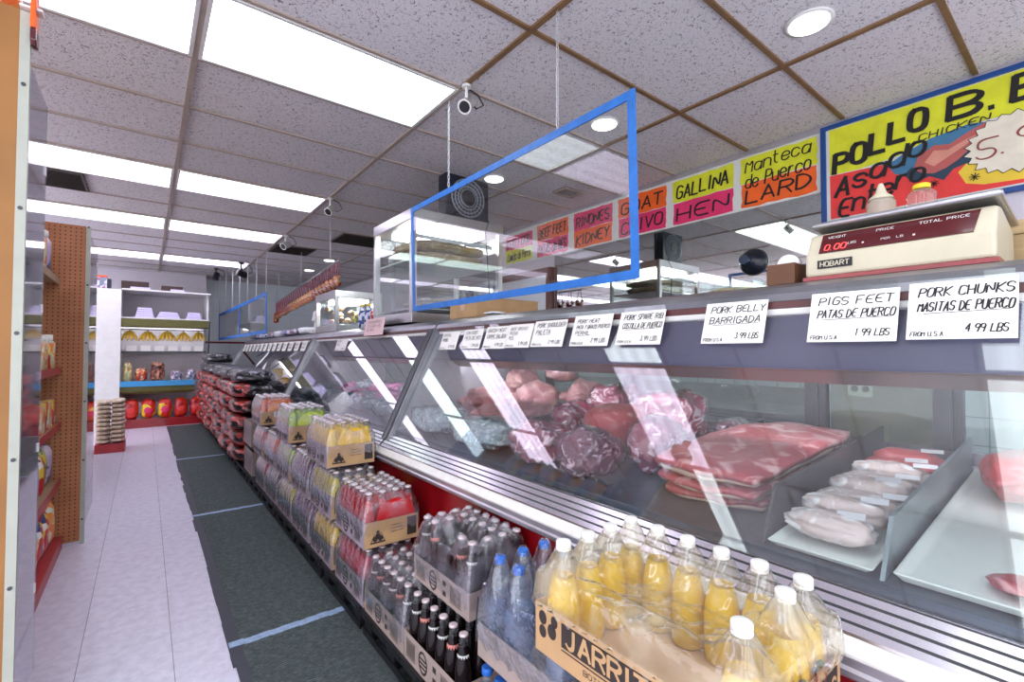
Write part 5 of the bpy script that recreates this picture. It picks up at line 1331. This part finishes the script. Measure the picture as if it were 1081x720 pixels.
# leaf and fruit print on the two bottles whose fronts show
for (i, j) in ((3,0),(2,0),(0,0)):
    bx, by = x0+.004+pit*(i+.5), y0+.004+pit*(j+.5)
    ps = []
    for (a, z, r, mk) in ((4.05,.085,.010,'label_green'),(4.35,.090,.009,'label_green'),(4.2,.098,.008,'label_green'),(4.0,.066,.010,'label_orange'),(4.25,.068,.011,'label_orange'),(4.5,.064,.010,'label_orange'),(4.25,.055,.010,'label_orange')):
        ps.append((a, z, r, mk))
    for mk, nm in (('label_green','leaf_print'),('label_orange','fruit_print')):
        mb = MB(); R = .0372
        for a, z, r, m in ps:
            if m != mk: continue
            ring = [((R)*math.cos(a+r/R*math.cos(q)), R*math.sin(a+r/R*math.cos(q)), z+r*math.sin(q)) for q in [2*math.pi*k/10 for k in range(10)]]
            mb.add([Vector(p)+Vector((bx,by,z0+.0035)) for p in ring], [tuple(range(10))])
        obj(nm, mb, M[mk], t)

# ------------------------------------------------------------------ black plastic trays on the floor that carry the stacks
def floor_tray(y0, label):
    t = thing('floor_pallet', (.98,y0+.3,0), label, 'pallet', 'black plastic pallets along the aisle')
    top = MB().box(.775,y0,.085,1.12,y0+.585,.1135)
    for k in range(4): top.box(.772,y0+.03+.14*k,.092,.7749,y0+.10+.14*k,.108)
    obj('top_deck', top, M['black'], t)
    for x in (.79, .93, 1.05):
        for k in range(3):
            obj('foot', MB().box(x,y0+.02+.235*k,0.0,x+.06,y0+.10+.235*k,.0848), M['black'], t)
    obj('side_rail', MB().box(.782,y0+.01,.001,.789,y0+.57,.035), M['black'], t)
    return t
NUM2 = ['nearest','second','third','fourth','fifth','sixth','seventh','eighth','ninth','tenth','eleventh','twelfth','thirteenth','fourteenth','farthest']
tr0 = [.30+.60*k for k in range(16)]
for k, y in enumerate(tr0): floor_tray(y, f'black plastic floor pallet, {NUM2[min(k,14)] if k < 15 else "last"} along the row under the stacks')

# ------------------------------------------------------------------ charcoal sacks
def sack_mesh(seed, sx, sy, sz, mats, endfrac=.0):
    mb = MB().blob((0,0,0), (sx,sy,sz), .10, 2.2, seed, 4, power=4.2)
    for i, f in enumerate(mb.f):
        cx = sum(mb.v[k][0] for k in f)/len(f)
        cz = sum(mb.v[k][2] for k in f)/len(f)
        if mats[1] is not None and cx < -sx*.34 + .25*cz: mb.m[i] = 1
    return mesh_of('sack', mb, [m for m in mats if m])
SK = [sack_mesh(s, .185, .280, .0745, (M['bag_black'], M['bag_coral'])) for s in (3, 8, 14)]
rr = random.Random(17)
LAY = ['bottom','second','third','fourth','fifth']
COLN = ['column nearest the soda','second column','third column','fourth column','fifth column','sixth column','seventh column']
for c in range(7):
    for k in range(5):
        y = 5.675+.615*c + rr.uniform(-.02,.02); z = .115+.092+.162*k
        o = put('charcoal_sack', SK[(c+k) % 3], (.885+rr.uniform(-.02,.02), y, z), None, (0.0, .06, rr.uniform(-.05,.05)))
        tag(o, f'black sack of charcoal with a coral end, {LAY[k]} layer of the {COLN[c]}', 'charcoal sack', 'stacked charcoal sacks')
SKB = sack_mesh(21, .18, .33, .07, (M['bag_black'], None))
for k, (x, y, z) in enumerate(((.90,5.75,1.005),(.90,6.55,1.005),(.90,7.35,1.005),(.90,8.3,1.005),(.90,9.1,1.005),(.90,8.75,1.16))):
    o = put('charcoal_sack', SKB, (x, y, z), None, (0, .04, rr.uniform(-.04,.04)))
    tag(o, ['black sack lying on top of the stack beside the orange soda','black sack on top, second from the orange soda','black sack on top in the middle of the stack','black and white sack on top near the back shelves','black sack on top, farthest one','uppermost black and white sack crowning the far end'][k], 'charcoal sack', 'charcoal sacks on top')

# ------------------------------------------------------------------ rice sacks
rb = thing('red_base', (-.33,7.86,0), 'red wooden base under the stack of rice sacks', 'base')
obj('plinth', MB().box(-.475,7.66,0,-.185,8.1,.105), M['shelf_red'], rb, bev=.004)
RS = [mesh_of('sack', MB().blob((0,0,0), (.0722,.195,.0250), .02, 2.0, s, 3, power=3.2), M['rice']) for s in (2, 5, 9)]
LV = ['bottom','second','third','fourth','fifth','sixth','seventh','eighth','ninth','top']
for c in range(2):
    for k in range(10):
        o = put('rice_sack', RS[(k+c) % 3], (-.405+.146*c+rr.uniform(-.003,.003), 7.865+rr.uniform(-.02,.02), .137+.0535*k+(.012 if c else 0)), None, (0, 0, rr.uniform(-.02,.02)))
        tag(o, f'pale rice sack, {LV[k]} of the {"right" if c else "left"} pile on the red base', 'rice sack', 'stacked rice sacks')
# ------------------------------------------------------------------ left gondola
def end_board(y, z1, x0, label, mk):
    t = thing('end_board', ((x0-.3)/2,y,0), label, 'shelf end panel', 'hardboard shelf ends')
    obj('panel', MB().box(x0,y,.02,-.322,y+.012,z1), M[mk], t)
    obj('edge_post', MB().box(-.3215,y-.004,.0,-.298,y+.016,z1-.005), M['post'], t)
    sc_ = MB()
    for k in range(6): sc_.cyl((-.31,y-.0042,.16+.385*k),(-.31,y-.007,.16+.385*k),.006,n=10)
    obj('screw', sc_, M['dark_metal'], t)
    return t
NEAR = end_board(2.06, 2.32, -1.3, 'tan hardboard shelf end with cream metal post, nearest one', 'peg_near')
FAR = end_board(4.18, 2.09, -.62, 'brown pegboard shelf end with white metal edge beside the aisle', 'peg')
for par, ya, yb, z1, lab in ((NEAR, 2.078, 2.40, 2.16, 0), (FAR, 4.20, 4.75, 2.03, 1)):
    obj('acrylic_wing', MB().box(-.302,ya,.12,-.299,yb,z1), M['wing'], par, label='clear bluish acrylic side guard')
    obj('wing_edge', MB().box(-.3035,yb,.12,-.2975,yb+.006,z1), M['pane'], par)
    cl = MB()
    for k in range(4): cl.box(-.305,yb-.03,.4+.5*k,-.296,yb-.01,.43+.5*k)
    obj('clip', cl, M['paper'], par)
# shelf unit between the boards
gs = thing('gondola_shelf', (-.9,3.2,0), 'left grocery shelf unit with red front edges between the two hardboard ends', 'shelf unit')
obj('back_board', MB().box(-1.02,2.08,.02,-1.0,4.17,2.3), M['peg'], gs)
obj('base', MB().box(-1.0,2.08,.0,-.40,4.17,.075), M['shelf_red'], gs)
SHZ = [.075, .44, .80, 1.15, 1.72]
SXF = [-.40, -.415, -.42, -.425, -.44]
for z, xf in zip(SHZ, SXF):
    if z > .1:
        mk = 'shelf_red' if z < 1.5 else 'shelf_tan'
        s = obj('shelf', MB().box(-1.0,2.08,z-.02,xf-.006,4.17,z), M['shelf_tan'], gs)
        obj('front_edge', MB().box(xf-.0058,2.08,z-.035,xf,4.17,z+.008), M[mk], s)
# goods on the shelves
rr = random.Random(12)
def good(kind, x, y, z, w, d, h, mk, label, cat, group):
    if kind == 'box':
        return single('grocery_box', MB().box(x-w,y,z+.0008,x,y+d,z+h), M[mk], (x-w/2,y+d/2,z), label, cat, group, bev=.003)
    if kind == 'jar':
        t = thing('grocery_jar', (x-w/2,y+d/2,z), label, cat, group); r = min(w,d)/2
        obj('body', MB().lathe([(r*.8,z+.0008),(r,z+.008),(r,z+h*.75),(r*.7,z+h*.85)], (x-w/2,y+d/2,0), 16), M[mk], t)
        obj('lid', MB().lathe([(r*.75,z+h*.851),(r*.78,z+h*.86),(r*.78,z+h*.98),(r*.7,z+h)], (x-w/2,y+d/2,0), 16), M['cap_white'], t)
        return t
    return single('snack_packet', MB().blob((x-w/2,y+d/2,z+h/2+.002), (w*.46,d*.47,h*.5), .10, 2, int(y*100) % 97, 3, power=3.2, floor=lambda a, b: z+.001), M[mk], (x-w/2,y+d/2,z), label, cat, group)
SN = ['bottom shelf','second shelf','third shelf','fourth shelf','top shelf']
PLAN = [('bag',['snack','snack','snack_b'],.16,.15,.28), ('bag',['snack_c','snack','green_bag'],.13,.14,.24), ('box',['snack','snack_b'],.10,.12,.17), ('jar',['snack','snack_b','bread'],.10,.105,.20), ('jar',['snack_b','snack_c'],.12,.125,.26)]
OW = ['nearest','second','third','fourth','fifth','sixth','seventh','eighth','ninth','tenth','eleventh','twelfth','thirteenth','fourteenth','fifteenth','sixteenth','seventeenth','eighteenth','nineteenth','last']
for si, (kind, mks, w, d, h) in enumerate(PLAN):
    y = 2.12; k = 0
    while y + d < 4.15:
        hh = h*rr.uniform(.9,1.08); mk = mks[k % len(mks)]
        nm = {'snack':'red and yellow','snack_b':'cream and orange','snack_c':'purple grey','green_bag':'green and yellow','bread':'golden'}[mk]
        nn = {'bag':'packet','box':'box','jar':'jar'}[kind]
        good(kind, SXF[si]-.015-rr.uniform(0,.01), y, SHZ[si], w, d, hh, mk, f'{nm} {nn} on the {SN[si]} of the left unit, {OW[min(k,19)]} along', nn, f'{nn}s on the {SN[si]} of the left unit')
        y += d+.012; k += 1
for k, (y, z, w, h, mk, lab) in enumerate(((3.78,.44,.16,.30,'paper','white and brown printed carton at the far end of the second shelf'),(3.75,1.15,.16,.20,'foam','white carton at the far end of the fourth shelf'))):
    single('grocery_box', MB().box(-.418-w-.16,y,z+.0008+ .0,-.418-.16,y+.3,z+h), M[mk], (-.6,y+.15,z), lab, 'box', 'cartons at the far end', bev=.003)
# second unit beyond the pegboard, seen through its wing
g2 = thing('gondola_shelf', (-.8,6.0,0), 'second left shelf unit beyond the pegboard end, seen through the acrylic wing', 'shelf unit')
obj('back_board', MB().box(-1.02,4.23,.02,-1.0,7.4,2.05), M['peg'], g2)
obj('base', MB().box(-1.0,4.23,0,-.46,7.4,.08), M['shelf_red'], g2)
for z in (.5,.95,1.4):
    s = obj('shelf', MB().box(-1.0,4.23,z-.02,-.47,7.4,z), M['white_metal'], g2)
rr = random.Random(77)
for si, z in enumerate((.08,.5,.95,1.4)):
    y = 4.3; k = 0
    while y < 6.0:
        d = .22; mk = ['snack_c','produce_b','haze_blue','snack','produce_c'][(k+si*2) % 5]
        good('bag', -.48, y, z, .2, d, .30, mk, f'{dict(snack_c="purple grey",produce_b="brown",haze_blue="pale blue",snack="red and yellow",produce_c="pale mauve")[mk]} packet on the {["bottom","second","third","top"][si]} shelf beyond the pegboard, {OW[k]} along', 'packet', f'packets beyond the pegboard, {["bottom","second","third","top"][si]} shelf')
        y += d+.02; k += 1
# red price holder with packet hanging at the top of the near post
t = thing('price_holder', (-.29,2.04,2.25), 'orange red plastic tag with dark red tip atop the near post', 'tag')
obj('tag_body', MB().prism_x([(2.03,2.262),(2.09,2.262),(2.09,2.40),(2.03,2.40)], -.2965, -.284), M['p_orange'], t, bev=.003)
obj('tip', MB().prism_x([(2.032,2.222),(2.045,2.212),(2.078,2.212),(2.088,2.222),(2.088,2.2615),(2.032,2.2615)], -.2965, -.282), M['scale_red'], t, bev=.003)
obj('hook', MB().box(-.3215,2.04,2.3207,-.27,2.08,2.328), M['white_metal'], t)
single('top_packet', MB().blob((-.42,2.15,2.365), (.09,.08,.04), .15, 2, 3, 3, power=3), M['snack_b'], (-.42,2.15,2.325), 'orange and green packet lying on top of the near shelf end', 'packet')

# ------------------------------------------------------------------ back produce unit
bu = thing('produce_rack', (.28,10.2,0), 'white produce rack at the back wall with olive canopy and sky blue shelf rail', 'produce rack')
obj('side_panel', MB().box(-.635,9.80,0,-.318,9.83,2.26).box(-.348,9.8301,0,-.318,10.7,2.26), M['white_metal'], bu)
obj('side_panel', MB().box(.85,9.95,1.83,.88,10.7,2.26), M['white_metal'], bu)
obj('back_panel', MB().box(-.317,10.66,.35,.88,10.69,2.26), M['wall'], bu)
obj('base', MB().box(-.64,9.86,0,.84,10.69,.145), M['case_red'], bu)
obj('top_shelf', MB().box(-.317,9.82,2.261,.90,10.69,2.285), M['white_metal'], bu)
obj('tray_shelf', MB().box(-.317,9.84,1.80,.88,10.65,1.822), M['white_metal'], bu)
obj('canopy', MB().prism_x([(9.82,1.795),(9.82,1.675),(9.86,1.66),(10.4,1.72),(10.4,1.795)], -.317, .87), M['olive'], bu)
obj('hook_rail', MB().box(-.317,10.02,1.62,.85,10.035,1.635), M['dark_metal'], bu)
obj('card_rail', MB().box(-.317,9.985,1.235,.86,10.0,1.262), M['dark_metal'], bu)
obj('mirror_back', MB().box(-.317,10.40,1.27,.85,10.41,1.67), M['aluminium'], bu)
s = obj('produce_shelf', MB().box(-.317,9.86,.70,.70,10.65,.74), M['white_metal'], bu)
obj('blue_rail', MB().box(-.317,9.80,.685,.68,9.859,.772), M['blue_edge'], s)
obj('under_panel', MB().prism_x([(9.84,.684),(9.84,.60),(9.90,.56),(10.3,.60),(10.3,.684)], -.317, .68), M['olive'], bu)
obj('lamp_tube', MB().cyl((-.30,10.3,1.697),(.84,10.3,1.697),.012), M['case_lamp'], bu)
obj('bracket', MB().prism_x([(9.80,1.79),(9.84,1.79),(9.84,1.70),(10.02,1.02),(9.98,1.02),(9.80,1.68)], .875, .895), M['dark_metal'], bu)
for k in range(6):
    x = -.25+.185*k
    t = thing('price_card', (x+.07,9.984,1.265), f'blank white card on the produce rack, {["leftmost","second from left","third from left","third from right","second from right","rightmost"][k]}', 'price card', 'cards on the produce rack')
    obj('card', MB().box(x,9.979,1.263,x+.135,9.984,1.36), M['card'], t)
def banana_bunch(x, y, z, n, label, s=1.0):
    mb = MB(); rr = random.Random(int(x*100)+9)
    for k in range(n):
        a = (k-(n-1)/2)*.42; pts = []
        for i in range(7):
            f = i/6; r = .02+.085*math.sin(f*1.5)
            pts.append((x+s*(math.sin(a)*r*1.3), y-s*math.cos(a)*r*.8, z-s*.14*f))
        mb.tube(pts, [s*q for q in (.007,.014,.018,.019,.018,.013,.006)], 8)
    t = thing('banana_bunch', (x,y,z), label, 'bananas', 'bananas hung on the produce rack')
    obj('fruit', mb, M['banana'], t)
    obj('stem', MB().cyl((x,y,z-.01),(x,10.011,1.627),.008,n=6), M['brown_box'], t)
for k, (x, n) in enumerate(((-.21,4),(.03,5),(.29,5),(.52,4),(.74,4))):
    banana_bunch(x, 10.0, 1.60-.01*(k % 2), n, f'yellow banana bunch under the olive canopy, {["leftmost","second from the left","middle","second from the right","rightmost"][k]}', 1.15)
GP = [(-.225,'produce_d','pale bagged produce at the left end of the blue railed shelf',.09,.16),(-.05,'produce_a','heap of red and orange produce on the blue railed shelf',.12,.12),(.17,'produce_b','tall pile of brown roots on the blue railed shelf',.15,.17),
      (.43,'produce_c','pinkish bagged produce on the blue railed shelf',.13,.09),(.64,'produce_c','pale bagged produce at the right end of the blue railed shelf',.11,.10)]
for k, (x, mk, lab, w, h) in enumerate(GP):
    single('produce_bag', MB().blob((x,10.02,.742+h), (w*.66,.12,h), .22, 2.6, k+60, 4, power=2.6, floor=lambda a,b: .7412), M[mk], (x,10.02,.741), lab, 'produce', 'produce on the blue railed shelf')
for k in range(5):
    x = -.17+.225*k
    t = thing('grain_bag', (x,9.96,.147), f'red plastic bag at the foot of the produce rack, {["first","second","third","fourth","fifth"][k]} from left', 'bag', 'bags on the bottom of the rack')
    mb = MB().blob((x,9.97,.30), (.098,.085,.16), .12, 2, k+90, 4, power=2.8, floor=lambda a, b: .1465)
    obj('bag', mb, M['yellow_bag' if k in (1,2) else 'red_bag'], t)
    obj('panel_print', MB().blob((x,9.893,.28), (.06,.02,.06), .05, 2, k+95, 3), M['p_pink'] if k in (1,2) else M['p_red'], t)
for k, (x, w, h, lab) in enumerate(((-.02,.26,.17,'tall foam tray stack left on the rack shelf above the canopy'),(.30,.34,.11,'low long foam tray stack in the middle above the canopy'),(.66,.24,.12,'white foam tray stack right on the rack shelf above the canopy'))):
    mb = MB(); n = 5
    for i in range(n):
        z = 1.8235+h*i/n; f = 1-.06*i
        mb.add([(x+sx*w*.5*f*q, 10.0+sy*.13*f*q, zz) for (q, zz) in ((1,z),(.9,z+h/n*.95)) for sx, sy in ((-1,-1),(1,-1),(1,1),(-1,1))], [(3,2,1,0),(4,5,6,7),(0,1,5,4),(1,2,6,5),(2,3,7,6),(3,0,4,7)])
    single('foam_tray_stack', mb, M['lilac_tray'], (x,10.0,1.8225), lab, 'trays', 'foam trays above the canopy', bev=.004)
for k, (x0, x1, h, lab) in enumerate(((-.33,.03,.14,'dark brown carton with a pale tray before it, left on top of the rack'),(.20,.50,.10,'dark brown carton with a pale tray before it, right on top of the rack'))):
    t = thing('dark_carton', ((x0+x1)/2,10.1,2.2855), lab, 'box', 'dark cartons on the rack')
    obj('body', MB().box(x0,9.98,2.286,x1,10.3,2.286+h), M['dark_box'], t, bev=.003)
    obj('pale_tray', MB().box(x0+.12,9.86,2.286,x1+.02,9.979,2.322), M['lilac_tray'], t, bev=.003)
t = thing('printed_box', (-.55,9.95,2.265), 'small red and pink printed box on top of the white side panel', 'box')
obj('body', MB().box(-.62,9.84,2.2605,-.50,9.98,2.44), M['produce_c'], t)
obj('red_top', MB().box(-.62,9.84,2.4405,-.50,9.98,2.47), M['label_orange'], t)
obj('dark_side', MB().box(-.499,9.84,2.2605,-.45,9.98,2.42), M['spk'], t)
sp = MB().box(-.63,9.84,2.25,-.32,10.65,2.2604)
obj('cap_board', sp, M['white_metal'], bu)

# ------------------------------------------------------------------ camera and daylight
cam = bpy.data.cameras.new('camera'); co = bpy.data.objects.new('camera', cam); COL.objects.link(co)
cam.sensor_width = 36; cam.lens = 36*494/1081; cam.clip_start = .02; cam.clip_end = 60
R_ = Vector((.78727402,-.61660017,.00196119)); D_ = Vector((.016217,.0175261,-.99971488)); F_ = Vector((.61639,.78708136,.02379725))
mw = Matrix(((R_.x,-D_.x,-F_.x,0),(R_.y,-D_.y,-F_.y,0),(R_.z,-D_.z,-F_.z,CAMZ),(0,0,0,1)))
co.matrix_world = mw
scene.camera = co
wd = bpy.data.worlds.new('fill_light'); scene.world = wd; wd.use_nodes = True
bg = wd.node_tree.nodes['Background']; bg.inputs[0].default_value = (.90,.91,1.0,1); bg.inputs[1].default_value = 2.5  # ambient fill added to brighten the room through its open sides
vs_ = scene.view_settings
vs_.view_transform = 'Standard'; vs_.look = 'None'; vs_.exposure = 0.5; vs_.gamma = 1; vs_.use_curve_mapping = False
cy = scene.cycles
cy.use_denoising = True
cy.max_bounces = 10; cy.diffuse_bounces = 4; cy.glossy_bounces = 5; cy.transmission_bounces = 6; cy.transparent_max_bounces = 40
cy.caustics_reflective = False; cy.caustics_refractive = False; cy.sample_clamp_indirect = 6
